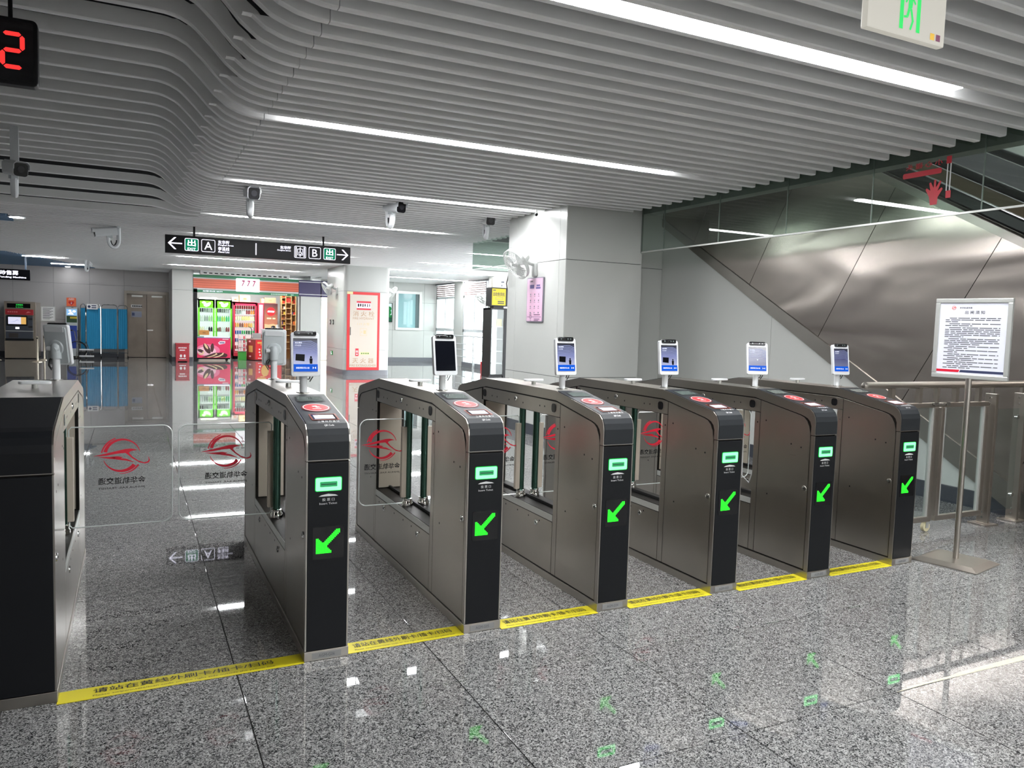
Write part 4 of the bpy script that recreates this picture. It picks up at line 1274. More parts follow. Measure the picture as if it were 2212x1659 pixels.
# ------------------------------------------------------------------ surveillance cameras
def camera(label, loc, rz, drop=0.0, yawc=0.0, s=1.0):
    """hangs from loc; hooks forward (-y) under a bullet camera"""
    t = thing('surveillance_camera', label, 'security camera', loc, rz)
    d = -drop
    t.scale = (s, s, s)
    MB().rrect((0, 0.0, d / 2 - 0.005), 0.055, drop + 0.03 + 0.01, 0.01, 0.03, 'y').build('mount_arm', m_white, t, bevel=0.003)
    pts = [(0, 0, d + 0.0), (0, 0, d - 0.17)]
    for i in range(1, 10):
        a = PI * i / 10
        pts.append((0, -0.055 + 0.055 * math.cos(a), d - 0.17 - 0.085 * math.sin(a)))
    pts.append((0, -0.11, d - 0.145))
    MB().tube(pts, 0.02, 8, sx=1.3).build('hook', m_white, t, True)
    MB().tube([(p[0], p[1] * 0.62 - 0.021, p[2] + (0.018 if i > 1 else 0)) for i, p in enumerate(pts[1:-1])], 0.010, 6).build('cable', m_cable, t, True)
    X = Matrix.Translation((0, -0.11, d - 0.075)) @ Matrix.Rotation(yawc, 4, 'Z') @ Matrix.Rotation(0.16, 4, 'X')
    MB().rrect((0, -0.03, 0), 0.095, 0.10, 0.024, 0.24, 'y', 6).build('housing', m_white, t, True, xf=X)
    MB().prism([(-0.052, 0.0), (-0.052, 0.035), (-0.034, 0.056), (0.034, 0.056), (0.052, 0.035), (0.052, 0.0), (0.048, 0.0), (0.048, 0.034), (0.032, 0.052), (-0.032, 0.052), (-0.048, 0.034), (-0.048, 0.0)], 'y', -0.175, 0.085).build('sun_shield', m_white, t, xf=X)
    fc = MB().rrect((0, -0.152, -0.002), 0.088, 0.092, 0.022, 0.008, 'y', 6).build('front_glass', m_gloss_black, t, True, xf=X)
    MB().lathe([(0.024, -0.160), (0.022, -0.157), (0.014, -0.157)], (0, 0, 0), 16, 'y').build('lens', mat('dark lens', (30, 30, 34), 0.15), fc, True, xf=X)
    MB().box(-0.022, 0.022, -0.03, 0.03, -0.075, -0.045).build('bracket', m_white2, t, xf=X)
    return t
camera('white bullet camera facing the viewer under the ceiling above the exit sign', (0.61, 6.6, 3.07), 0.02, 0.0, 0.0, 1.45)
camera('white bullet camera turned to the right, middle one of the three under the ceiling', (2.38, 6.75, 3.10), 0.12, 0.0, 0.12, 1.45)
camera('white bullet camera beside the top of the big column', (4.03, 7.3, 3.12), -0.12, 0.0, -0.10, 1.4)
camera('dark fronted bullet camera on a long drop pole at the left edge', (-1.77, 6.5, 3.40), 0.05, 0.23, 0.35, 1.45)
camera('white bullet camera seen from the side, pointing left before the exit sign', (-0.865, 12.0, 3.01), -PI / 2 + 0.15, 0.0, 0.0, 1.45)
camera('small white camera above the privacy screen by the back wall', (-1.85, 22.2, 3.0), PI - 0.5, 0.0, 0.3, 1.2)
t = thing('mini_camera', 'tiny dome sensor under the slats at the top of the big column', 'sensor', (4.08, 5.75, 3.0))
MB().cyl((0, 0, 0), (0, 0, -0.05), 0.008, 8).build('stem', m_alu, t)
MB().lathe([(0.005, -0.085), (0.018, -0.075), (0.022, -0.06), (0.018, -0.048)], n=12).build('sensor_head', m_blackp, t, True)

# ------------------------------------------------------------------ wall fans
m_fan = mat('white fan plastic', (196, 198, 196), 0.35)
def fan(label, loc, rz, yawf=0.0, tilt=0.0, R=0.20):
    """fixed to a wall at local y=0 behind it, blowing towards -y"""
    t = thing('wall_fan', label, 'fan', loc, rz, 'white wall fans')
    MB().rrect((0, -0.02, -0.02), 0.10, 0.22, 0.045, 0.04, 'y', 6).build('wall_bracket', m_fan, t, True, bevel=0.006)
    MB().tube([(0, -0.03, 0.04), (0, -0.10, 0.055), (0, -0.15, 0.075)], 0.028, 10).build('arm', m_fan, t, True)
    X = Matrix.Translation((0, -0.16, 0.10)) @ Matrix.Rotation(yawf, 4, 'Z') @ Matrix.Rotation(tilt, 4, 'X')
    MB().lathe([(0.03, 0.06), (0.055, 0.04), (0.062, 0.0), (0.06, -0.10), (0.045, -0.12)], (0, 0, 0.03), 18, 'y').build('motor', m_fan, t, True, xf=X)
    gd = MB()
    y0 = -0.15
    for r, y in ((R, y0 - 0.035), (R * 0.995, y0 + 0.01), (R * 0.66, y0 - 0.062), (R * 0.36, y0 - 0.068)):
        gd.tube([(r * math.cos(2 * PI * i / 28), y, 0.03 + r * math.sin(2 * PI * i / 28)) for i in range(28)], 0.006 if r > R * 0.9 else 0.003, 5, closed=True)
    for i in range(28):
        a = 2 * PI * i / 28
        c, s = math.cos(a), math.sin(a)
        gd.tube([(0.03 * c, y0 - 0.07, 0.03 + 0.03 * s), (R * 0.7 * c, y0 - 0.06, 0.03 + R * 0.7 * s), (R * c, y0 - 0.03, 0.03 + R * s), (R * c, y0 + 0.01, 0.03 + R * s), (R * 0.5 * c, y0 + 0.05, 0.03 + R * 0.5 * s)], 0.0022, 4)
    stuff(gd.build('guard_wires', m_fan, t, xf=X))
    gb = MB()
    n = 30
    for i in range(n):
        a, b = 2 * PI * i / n, 2 * PI * (i + 1) / n
        gb._add([(R * 1.01 * math.cos(a), y0 - 0.04, 0.03 + R * 1.01 * math.sin(a)), (R * 1.01 * math.cos(b), y0 - 0.04, 0.03 + R * 1.01 * math.sin(b)), (R * 1.01 * math.cos(b), y0 + 0.005, 0.03 + R * 1.01 * math.sin(b)), (R * 1.01 * math.cos(a), y0 + 0.005, 0.03 + R * 1.01 * math.sin(a))], [(0, 1, 2, 3)])
    gb.build('guard_rim', m_fan, t, True, xf=X)
    bl = MB()
    for k in range(3):
        a0 = 2 * PI * k / 3
        for i in range(5):
            a, b = a0 + 0.25 * i, a0 + 0.25 * (i + 1)
            ra, rb = R * (0.80 + 0.08 * math.sin(i)), R * (0.80 + 0.08 * math.sin(i + 1))
            bl._add([(0.025 * math.cos(a), y0 - 0.02 + 0.004 * i, 0.03 + 0.025 * math.sin(a)), (ra * math.cos(a), y0 - 0.035 + 0.009 * i, 0.03 + ra * math.sin(a)), (rb * math.cos(b), y0 - 0.026 + 0.009 * i, 0.03 + rb * math.sin(b)), (0.025 * math.cos(b), y0 - 0.016 + 0.004 * i, 0.03 + 0.025 * math.sin(b))], [(0, 1, 2, 3)])
    bl.lathe([(0.03, -0.03), (0.032, 0.0), (0.03, 0.03)], (0, y0 - 0.02, 0.03), 14, 'y')
    bl.build('blades', m_fan, t, True, xf=X)
    return t
fan('white wall fan on the big column above the pink poster', (4.22, 5.98, 2.27), -PI / 2, 0.15, 0.62, 0.215)
fan('white wall fan on the left face of the column with the hydrant cabinet', (4.55, 18.6, 2.33), -PI / 2, 0.2, 0.55)
fan('white wall fan half hidden on the right face of the column with the hydrant cabinet', (5.84, 18.6, 2.30), PI / 2, 0.0, 0.55)
fan('white wall fan next to the yellow topped vending machine', (9.38, 18.85, 2.28), -PI / 2, 0.2, 0.75)

# ------------------------------------------------------------------ poster on the big column
po = thing('framed_poster', 'narrow pink poster in a grey frame on the big column', 'poster', (4.22, 5.95, 0), -PI / 2)
w2, za, zb = 0.235, 1.538, 2.139
MB().rrect((0, -0.011, (za + zb) / 2), 2 * w2, zb - za, 0.02, 0.02, 'y').build('frame', mat('grey poster frame', (140, 138, 148), 0.35, 0.5), po, bevel=0.003)
sh = MB().rrect((0, -0.022, (za + zb) / 2), 2 * w2 - 0.03, zb - za - 0.03, 0.012, 0.003, 'y').build('poster_sheet', mat('pink poster paper', (226, 190, 214), 0.25), po)
y = -0.0238
decal([rect(-0.17, -0.05, 0.005, 0.055)], mat('violet print', (96, 84, 140), 0.4), sh, (0.03, y, 1.985), 'poster_title')
decal([rr_pts(0.0, 0, 0.13, 0.026, 0.01), rect(-0.05, 0.05, 0.022, 0.044)], MATS['violet print'], sh, (0.10, y, 1.995), 'poster_badge')
decal([rect(-0.02, -0.012, -0.012, 0.012), rect(0, 0.06, -0.006, 0.006)], m_grey_print, sh, (-0.12, y, 2.085), 'poster_logo')
ic, bx = [], []
for i in range(3):
    for j in range(4):
        cx, cz = -0.11 + 0.115 * i, 1.905 - 0.082 * j
        bx += frame_polys(cx - 0.042, cx + 0.042, cz - 0.030, cz + 0.030, 0.003)
        ic += [disc(cx, cz + 0.006, 0.010 + 0.004 * ((i + j) % 2), 0.012, 8), rect(cx - 0.018, cx + 0.018, cz - 0.022, cz - 0.016)]
decal(bx, mat('pale pink line', (236, 160, 190), 0.4), sh, (0, y, 0), 'icon_frames')
decal(ic, m_grey_print, sh, (0, y, 0), 'icons', lift=0.0014)
decal([rect(-0.20, 0.20, -0.003, 0.003), rect(0.0, 0.17, 0.022, 0.034), rect(0.0, 0.16, -0.036, -0.026), rect(0.0, 0.13, -0.054, -0.046)] + frame_polys(-0.13, -0.07, -0.02, 0.02, 0.006) + frame_polys(-0.12, -0.08, 0.02, 0.05, 0.005) + [rect(-0.105, -0.095, -0.06, -0.02)], mat('plum print', (92, 50, 90), 0.4), sh, (0, y, 1.61), 'poster_foot')
# ------------------------------------------------------------------ column with the hydrant cabinet
c2 = thing('column', 'round cornered white column carrying the red bordered hydrant cabinet', 'column', (4.55, 17.8, 0))
cw, cd = 1.29, 2.2
def band_poly(inset=0.0):
    return [(cw / 2 + p[0], cd / 2 + p[1]) for p in rr_pts(0, 0, cw - 2 * inset, cd - 2 * inset, 0.13, 6)]
MB().prism(band_poly(0.012), 'z', 0, 3.2).build('core', m_core, c2)
for za, zb in ((0.135, 0.697), (0.703, 2.302), (2.308, 3.2)):
    MB().prism(band_poly(), 'z', za, zb).build('panel', m_white_panel, c2, True)
MB().prism(band_poly(-0.004), 'z', 0, 0.135).build('skirting', m_skirt2, c2, True)
t = thing('exit_marker', 'small green exit marker low on the left face of the hydrant column', 'exit sign', (4.548, 19.2, 0.55), -PI / 2)
MB().box(-0.11, 0.11, -0.012, 0, -0.06, 0.06).build('marker_plate', mat('lit green marker', (30, 140, 70), 0.4, emit=0.5, ergb=(20, 150, 70)), t)
decal([rect(-0.05, -0.02, -0.04, 0.045), rect(-0.02, 0.05, -0.04, -0.015)], m_lit_white, t, (0, -0.0125, 0), 'marker_figure')
for yy in (19.05, 19.42):
    t = thing('wall_switch', 'dark switch plate on the left face of the hydrant column, %s' % ('nearer one' if yy < 19.2 else 'farther one'), 'switch', (4.548, yy, 1.44), -PI / 2)
    MB().box(-0.05, 0.05, -0.012, 0, -0.07, 0.07).build('plate', m_blackp, t)
    MB().box(-0.02, 0.02, -0.018, -0.012, -0.03, 0.03).build('rocker', m_white, t)
hc = thing('hydrant_cabinet', 'cream fire hydrant cabinet door with a broad red border', 'fire hydrant', (5.085, 17.8, 0))
MB().box(-0.46, 0.46, -0.02, 0.0, 0.135, 2.29).build('cabinet_frame', mat('red border', (214, 48, 54), 0.4), hc, bevel=0.004)
dr = MB().box(-0.385, 0.39, -0.03, -0.02, 0.215, 2.215).build('door', mat('cream enamel', (206, 196, 184), 0.25), hc, bevel=0.004)
MB().box(-0.375, -0.36, -0.045, -0.03, 1.10, 1.32).build('handle', m_chrome, dr)
y = -0.031
gold = mat('worn gold print', (168, 134, 100), 0.4)
goldl = mat('pale gold print', (206, 184, 140), 0.4)
text('消 火 栓', gold, dr, (0, y, 1.695), 0.145, 0.60)
text('FIRE HYDRANT', gold, dr, (0, y, 1.565), 0.062, 0.60)
text('119 火警', goldl, dr, (0, y, 1.412), 0.075, 0.34)
decal(frame_polys(-0.095, 0.095, -0.10, 0.10, 0.008), goldl, dr, (0, y, 1.19), 'break_glass_frame')
decal([rect(0.0, 0.07, -0.05, 0.05), [(-0.02, 0), (-0.06, 0.02), (-0.06, -0.02)]], goldl, dr, (0, y, 1.19), 'break_glass_icon')
text('灭 火 器', gold, dr, (0, y, 0.40), 0.14, 0.60)
text('FIRE EXTINGUISHER', gold, dr, (0.0, y, 0.265), 0.062, 0.74)
nt_ = decal([rect(-0.20, 0.20, -0.12, 0.12)], mat('pale lilac paper', (226, 214, 226), 0.5), dr, (0, y, 1.92), 'notice', lift=0.001)
decal([rect(-0.20, 0.20, 0.07, 0.12), rect(-0.20, 0.20, -0.12, -0.075)], mat('notice red', (206, 50, 66), 0.5), nt_, (0, y, 1.92), 'notice_band', lift=0.002)
decal([rect(-0.17 + 0.06 * i + 0.01 * (i // 2), -0.13 + 0.06 * i, -0.035 + 0.01 * (i % 2), 0.045) for i in range(6)], m_black_print, nt_, (0, y, 1.92), 'notice_print', lift=0.002)
decal([rect(-0.045, 0.045, -0.105, 0.105)], MATS['notice red'], dr, (-0.175, y, 0.63), 'extinguisher_label')
decal([rect(-0.028, -0.008, -0.01, 0.05), rect(0.008, 0.028, -0.01, 0.05), rect(-0.02, 0.02, -0.07, -0.04)], m_white_print, dr, (-0.175, y, 0.63), 'label_print', lift=0.002)
decal([rect(-0.13, 0.13, -0.035, 0.035)], mat('yellow green strip', (216, 214, 150), 0.5), dr, (0.05, y, 0.60), 'instruction_strip')
decal([rect(-0.11 + 0.06 * i, -0.07 + 0.06 * i, -0.015, 0.015) for i in range(4)], mat('green print', (70, 110, 60), 0.5), dr, (0.05, y, 0.60), 'instruction_print', lift=0.002)
decal([rect(-0.08, 0.08, -0.035, 0.035)], mat('cream tag', (226, 214, 160), 0.5), hc, (-0.385, -0.021, 2.255), 'inspection_tag', lift=0.002)

# ------------------------------------------------------------------ steel double door in the back wall
d1 = struct(MB().box(-0.90, -0.82, 26.55, 26.85, 0, 2.30).box(0.42, 0.53, 26.55, 26.85, 0, 2.30).box(-0.82, 0.42, 26.55, 26.85, 2.20, 2.30).build('door_1', steel('dull door frame steel', (140, 134, 126), 0.35)), 'stainless double door in the grey back wall')
m_door = steel('stained door steel', (112, 104, 96), 0.30, (60, 3, 3), var=0.3)
for xa, xb in ((-0.82, -0.205), (-0.195, 0.42)):
    lf = MB().box(xa, xb, 26.62, 26.67, 0.012, 2.195).build('door_leaf', m_door, d1, bevel=0.003)
    MB().box(xa + 0.15, xb - 0.12, 26.57, 26.62, 2.10, 2.16).build('door_closer', m_alu, lf)
MB().rrect((-0.10, 26.60, 0.96), 0.20, 0.045, 0.02, 0.03, 'y').build('door_handle', m_chrome, d1, True)
decal([rect(-0.17, 0.17, -0.05, 0.05)], m_white_print, d1, (-0.52, 26.618, 1.78), 'door_sign', lift=0.002)
decal([rect(-0.14 + 0.055 * i, -0.10 + 0.055 * i, -0.025, 0.025) for i in range(6)], m_black_print, d1, (-0.52, 26.618, 1.78), 'door_sign_print', lift=0.004)
decal([rect(-0.16, 0.16, -0.10, 0.10)], mat('pale blue label', (150, 156, 176), 0.5), d1, (-0.52, 26.618, 1.50), 'door_label', lift=0.002)
decal([rect(-0.14, -0.06, -0.05, 0.05)], mat('dark blue label', (60, 76, 120), 0.5), d1, (-0.52, 26.618, 1.50), 'door_label_mark', lift=0.004)
# white door behind the hydrant column
d2 = struct(MB().box(5.34, 5.44, 25.6, 25.8, 0, 2.45).box(6.30, 6.40, 25.6, 25.8, 0, 2.45).box(5.44, 6.30, 25.6, 25.8, 2.36, 2.45).build('door_2', mat('cream door frame', (214, 206, 188), 0.3)), 'cream white door half hidden behind the hydrant column')
MB().box(5.44, 6.30, 25.66, 25.70, 0.01, 2.36).build('door_leaf', steel('polished cream door', (226, 214, 186), 0.22, (60, 3, 3), var=0.2), d2)
MB().box(5.50, 5.80, 25.60, 25.66, 2.20, 2.25).build('door_closer', m_alu, d2)
struct(MB().box(5.30, 6.45, 25.8, 25.9, 0, 3.2).build('wall_door_niche', m_white_panel))
struct(MB().box(5.31, 5.34, 24.3, 25.8, 0, 3.2).build('wall_niche_side', m_white_panel))

# ------------------------------------------------------------------ ticket machine
tv = thing('ticket_machine', 'grey and red ticket vending machine with a lit map screen at the left', 'ticket machine', (-3.80, 25.2, 0))
hw = 0.42
MB().box(-hw, hw, 0.0, 1.45, 0.02, 0.56).box(-hw, hw, 0.03, 1.45, 0.56, 1.78).build('cabinet', steel('satin machine steel', (176, 166, 152), 0.32), tv, bevel=0.006)
MB().box(-hw + 0.02, hw - 0.02, 0.02, 0.6, 0, 0.02).build('plinth', m_black, tv)
MB().box(-hw + 0.04, hw - 0.08, -0.03, 0.03, 0.57, 1.34).build('fascia', mat('slate fascia', (58, 62, 72), 0.4), tv, bevel=0.004)
MB().box(-hw + 0.03, hw - 0.06, -0.045, 0.0, 0.575, 0.635).build('shelf', m_blackp, tv)
MB().box(-hw + 0.04, hw - 0.06, -0.035, 0.02, 0.855, 0.875).build('trim_strip', m_alu, tv)
MB().box(-hw + 0.04, hw - 0.06, -0.045, 0.03, 1.37, 1.54).build('red_header', mat('machine red', (164, 36, 44), 0.4), tv, bevel=0.004)
decal([rect(-0.30 + 0.055 * i, -0.26 + 0.055 * i, -0.015, 0.02) for i in range(5)] + [[(0.18, -0.03), (0.32, 0.0), (0.24, 0.03)]], mat('pale red print', (214, 120, 124), 0.5), tv, (-0.02, -0.046, 1.455), 'header_print', lift=0.002)
MB().box(-hw + 0.08, hw - 0.14, 0.0, 0.03, 1.585, 1.72).build('led_panel', m_sign_black, tv)
m_tled = mat('green led text', (60, 240, 100), 0.5, emit=1.0, ergb=(60, 245, 100))
text('正常服务', m_tled, tv, (-0.01, -0.001, 1.680), 0.045, 0.19)
text('In Service', m_tled, tv, (-0.01, -0.001, 1.615), 0.030, 0.19)
sc_ = MB().box(-0.35, 0.20, -0.040, -0.03, 1.03, 1.35).build('screen_bezel', m_blackp, tv)
decal([rect(-0.24, 0.10, -0.11, 0.11)], mat('lit map screen', (230, 230, 250), 0.3, emit=0.85, ergb=(226, 226, 250)), sc_, (-0.07, -0.041, 1.19), 'screen', lift=0.001)
decal([rect(0.10, 0.235, -0.11, 0.11)], mat('lit amber column', (240, 190, 110), 0.3, emit=0.75, ergb=(240, 188, 106)), sc_, (-0.07, -0.041, 1.19), 'screen_column', lift=0.001)
decal([[(-0.20, -0.06), (-0.06, -0.02), (0.0, 0.03), (0.07, -0.01), (0.0, 0.02), (-0.06, -0.028)]], mat('map line', (150, 160, 210), 0.3, emit=0.5), sc_, (-0.07, -0.041, 1.19), 'map_line', lift=0.002)
decal([rect(-0.05, 0.05, -0.03, 0.03)], m_lit_white, tv, (-0.07, -0.031, 0.96), 'card_reader', lift=0.001)
for z in (1.245, 1.0):
    MB().box(0.225, 0.335, -0.042, -0.03, z - 0.03, z + 0.03).build('note_slot', m_hole, tv)
MB().box(-0.30, -0.05, -0.034, -0.03, 0.66, 0.80).build('return_tray', mat('dark tray', (52, 46, 44), 0.4), tv)

# queue posts
m_brass = mat('polished warm steel', (232, 220, 200), 0.25, 0.6)
for (x, y_), lab in (((-3.18, 23.4), 'polished queue post in front of the ticket machine, nearer one'), ((-3.10, 24.5), 'polished queue post in front of the ticket machine, farther one'), ((-4.35, 24.4), 'polished queue post left of the ticket machine')):
    q = thing('queue_post', lab, 'queue post', (x, y_, 0), 0, 'queue posts')
    MB().lathe([(0.15, 0.0), (0.15, 0.012), (0.10, 0.03), (0.03, 0.04)], n=20).build('base', m_brass, q, True)
    MB().lathe([(0.03, 0.035), (0.03, 0.74), (0.032, 0.745), (0.02, 0.76)], n=14).build('post', m_brass, q, True)
    MB().box(-0.02, 0.02, -0.032, 0.032, 0.68, 0.72).build('belt_clip', m_blackp, q)

# notices, AED
nb = thing('wall_notice', 'framed white paper notice on the wall right of the ticket machine', 'notice', (-3.16, 26.69, 0))
MB().box(-0.215, 0.205, -0.02, 0.0, 1.175, 1.67).build('frame', m_alu, nb)
s_ = MB().box(-0.19, 0.18, -0.023, -0.02, 1.20, 1.645).build('sheet', m_white_print, nb)
decal([rect(-0.16, 0.14 - 0.05 * (i % 3), 1.60 - 0.032 * i, 1.615 - 0.032 * i) for i in range(12)], m_grey_print, s_, (0, -0.024, 0), 'print_lines')
ae = thing('aed_sign', 'orange AED sign with a red heart on the back wall', 'sign', (-2.49, 26.69, 0))
MB().box(-0.14, 0.14, -0.015, 0.0, 1.70, 1.985).build('plate', mat('orange sign', (236, 106, 60), 0.4), ae)
text('AED', m_white_print, ae, (0, -0.016, 1.94), 0.05, 0.17)
decal([[(0, -0.075), (0.085, 0.02), (0.075, 0.06), (0.04, 0.075), (0, 0.045), (-0.04, 0.075), (-0.075, 0.06), (-0.085, 0.02)]], mat('heart red', (200, 30, 40), 0.4), ae, (0, -0.016, 1.80), 'heart')
decal([[(0.015, 0.05), (-0.025, 0.0), (-0.005, 0.0), (-0.015, -0.045), (0.028, 0.012), (0.006, 0.012)]], m_white_print, ae, (0, -0.016, 1.80), 'bolt', lift=0.002)
MB().box(0.0, 0.06, -0.02, 0.0, 1.655, 1.68).build('alarm_lamp', mat('dark red lamp', (90, 24, 30), 0.3), ae)
ki = thing('aed_cabinet', 'grey defibrillator kiosk with a lit picture screen and blue front', 'cabinet', (-2.46, 26.3, 0))
MB().box(-0.18, 0.17, 0, 0.38, 0.05, 1.66).build('body', m_white2, ki, bevel=0.01)
MB().box(-0.20, 0.20, -0.05, 0.40, 0, 0.05).build('foot', m_blackp, ki)
p_ = decal([rect(-0.15, 0.15, -0.105, 0.105)], mat('lit blue picture', (120, 180, 235), 0.3, emit=0.8, ergb=(150, 200, 245)), ki, (0, -0.001, 1.50), 'screen')
decal([[(-0.12, -0.07), (-0.02, 0.03), (0.06, -0.07)], disc(-0.05, 0.05, 0.04, 0.03, 10), disc(0.07, 0.03, 0.05, 0.035, 10)], m_lit_white, p_, (0, -0.001, 1.50), 'screen_shapes', lift=0.002)
decal([rect(-0.15, 0.15, -0.11, 0.11)], mat('dark green front', (40, 70, 44), 0.4), ki, (0, -0.001, 1.27), 'door')
decal([rect(-0.05, 0.15, 0.02, 0.08)], mat('yellow label', (214, 190, 60), 0.4), ki, (0, -0.001, 1.27), 'door_label', lift=0.002)
decal([rect(-0.15, 0.15, -0.38, 0.38)], mat('navy front', (36, 62, 150), 0.4), ki, (0, -0.001, 0.68), 'front_sheet')
wc = thing('wheelchair', 'folded wheelchair standing behind the defibrillator kiosk and privacy screen', 'wheelchair', (-2.30, 25.55, 0))
MB().tube([(0.0, 0, 0.03), (0.02, 0, 0.5), (-0.04, 0, 0.88), (-0.12, 0, 0.92)], 0.014, 6).build('back_tube', m_chrome, wc, True)
MB().tube([(0.03, 0.3, 0.03), (0.04, 0.3, 0.5), (0.02, 0.3, 0.88), (0.04, 0.3, 0.92)], 0.014, 6).build('back_tube', m_chrome, wc, True)
MB().cyl((-0.15, 0, 0.92), (-0.10, 0, 0.92), 0.022, 8).build('grip', m_blackp, wc)
MB().tube([(0.02, -0.02, 0.5), (0.3, -0.02, 0.5), (0.42, -0.02, 0.12)], 0.013, 6).build('seat_tube', m_chrome, wc, True)
for yy in (-0.05, 0.33):
    MB().tube([(0.02, yy, 0.28)] and [(0.02 + 0.27 * math.cos(2 * PI * i / 20), yy, 0.285 + 0.27 * math.sin(2 * PI * i / 20)) for i in range(20)], 0.012, 5, closed=True).build('wheel', m_blackp, wc, True)
ft = thing('step_rail', 'low pale double rail on the floor before the privacy screen', 'rail', (-2.1, 25.3, 0))
for z in (0.09, 0.30):
    MB().cyl((-0.1, 0, z), (0.32, 0, z), 0.028, 10).build('rail_tube', m_white, ft, True)
for x in (-0.05, 0.27):
    MB().cyl((x, 0, 0), (x, 0, 0.32), 0.010, 6).build('rail_leg', m_cable, ft)

# privacy screen
ps = thing('privacy_screen', 'folding medical privacy screen with blue pleated curtains', 'screen', (-2.21, 26.25, 0))
m_curt = mat('blue pleated cloth', (28, 138, 184), 0.7)
fold = [(0.0, 0.0), (0.17, -0.14), (0.61, 0.0), (1.11, -0.10), (1.42, 0.02)]
for (xa, ya), (xb, yb) in zip(fold, fold[1:]):
    d = Vector((xb - xa, yb - ya, 0))
    ln_ = d.length
    ux = d.normalized()
    def at_(u, z, n=0.0):
        p = Vector((xa, ya, 0)) + ux * u
        return (p.x - ux.y * n, p.y + ux.x * n, z)
    g_ = 0.012
    pts = [at_(g_, 0.13)] + [at_(g_, 1.70)] + [at_(g_ + 0.03, 1.765), at_(g_ + 0.08, 1.785), at_(ln_ - g_ - 0.08, 1.785), at_(ln_ - g_ - 0.03, 1.765)] + [at_(ln_ - g_, 1.70), at_(ln_ - g_, 0.13)]
    MB().tube(pts, 0.011, 6).tube([at_(g_, 0.17), at_(ln_ - g_, 0.17)], 0.008, 6).build('frame_tube', m_chrome, ps, True)
    n = max(8, int(ln_ * 44))
    vs, fs = [], []
    for i in range(n + 1):
        u = g_ + 0.012 + (ln_ - 2 * g_ - 0.024) * i / n
        k = 0.009 * math.sin(i * 1.9) + 0.005 * math.sin(i * 0.8)
        vs += [at_(u, 0.30, k), at_(u, 1.655, k * 0.6)]
    for i in range(n):
        fs.append((2 * i, 2 * i + 2, 2 * i + 3, 2 * i + 1))
    MB()._add(vs, fs).build('curtain', m_curt, ps, True)
for x, y_ in fold:
    MB().tube([(x, y_ - 0.14, 0.03), (x, y_, 0.12), (x, y_ + 0.14, 0.03)], 0.01, 6).build('foot', m_chrome, ps, True)
    for yy in (-0.14, 0.14):
        MB().lathe([(0.012, -0.012), (0.03, -0.012), (0.03, 0.012), (0.012, 0.012)], (x, y_ + yy, 0.031), 10, 'x').build('caster', m_blackp, ps, True)
pl = MB().box(0.20, 0.52, -0.17, -0.155, 1.62, 1.79).build('label_board', m_white_print, ps)
decal([disc(-0.09, 0, 0.045, 0.045, 12), rect(-0.02, 0.12, 0.015, 0.05), rect(-0.02, 0.12, -0.05, -0.015)], mat('navy board print', (40, 50, 90), 0.5), pl, (0.36, -0.171, 1.705), 'board_print')

# red litter bin
bn = thing('dust_bin', 'dark red waste bin with white print against the wall pier', 'bin', (0.80, 23.98, 0))
m_bin = mat('bin red', (168, 44, 54), 0.4)
MB().box(-0.20, 0.20, -0.15, 0.15, 0.03, 0.57).build('body', m_bin, bn, bevel=0.006)
MB().box(-0.215, 0.215, -0.165, 0.165, 0.57, 0.61).build('lid', m_bin, bn, bevel=0.006)
for x in (-0.17, 0.17):
    MB().box(x - 0.03, x + 0.03, -0.14, 0.14, 0, 0.03).build('foot', m_bin, bn)
decal([rect(-0.12 + 0.05 * i, -0.085 + 0.05 * i, 0.44, 0.48) for i in range(5)] + [rect(-0.09, 0.07, 0.37, 0.40)] + [disc(-0.05, 0.20, 0.035, 0.05, 10), disc(0.06, 0.20, 0.03, 0.05, 10), rect(-0.10, 0.10, 0.10, 0.125)], m_white_print, bn, (0, -0.151, 0), 'bin_print')
# ------------------------------------------------------------------ shop
sw = struct(MB().box(1.13, 5.0, 28.0, 28.1, 0, 3.2).build('wall_shop_back', mat('white shop wall', (214, 216, 214), 0.5)), 'white back wall inside the shop')
struct(MB().box(1.13, 1.16, 24.35, 28.0, 0, 3.2).build('wall_shop_left', MATS['white shop wall']))
struct(MB().box(4.96, 5.0, 24.35, 28.0, 0, 3.2).build('wall_shop_side', MATS['white shop wall']))
struct(MB().box(1.13, 5.0, 24.4, 28.0, 2.75, 2.8).build('ceiling_shop', MATS['white shop wall']), 'ceiling inside the shop')
for x in (4.58, 4.64, 4.70):
    struct(MB().box(x - 0.018, x + 0.018, 24.42 + (x - 4.58), 24.5 + (x - 4.58), 0, 2.4).build('trim_shop', m_alu), None)
struct(MB().box(1.16, 1.27, 24.3, 24.42, 0, 2.4).build('trim_shop_left', m_blackp), 'black shutter rail at the left edge of the shop opening')
for x in (2.0, 3.6):  # ceiling panels out of view, added for the shop's interior lighting
    t = thing('shop_fill_light', 'unseen light panel added to light the shop interior, %s' % ('left' if x < 3 else 'right'), 'light', (x, 25.6, 2.74))
    MB().box(-0.5, 0.5, -0.15, 0.15, -0.03, 0).build('diffuser', m_lamp, t)

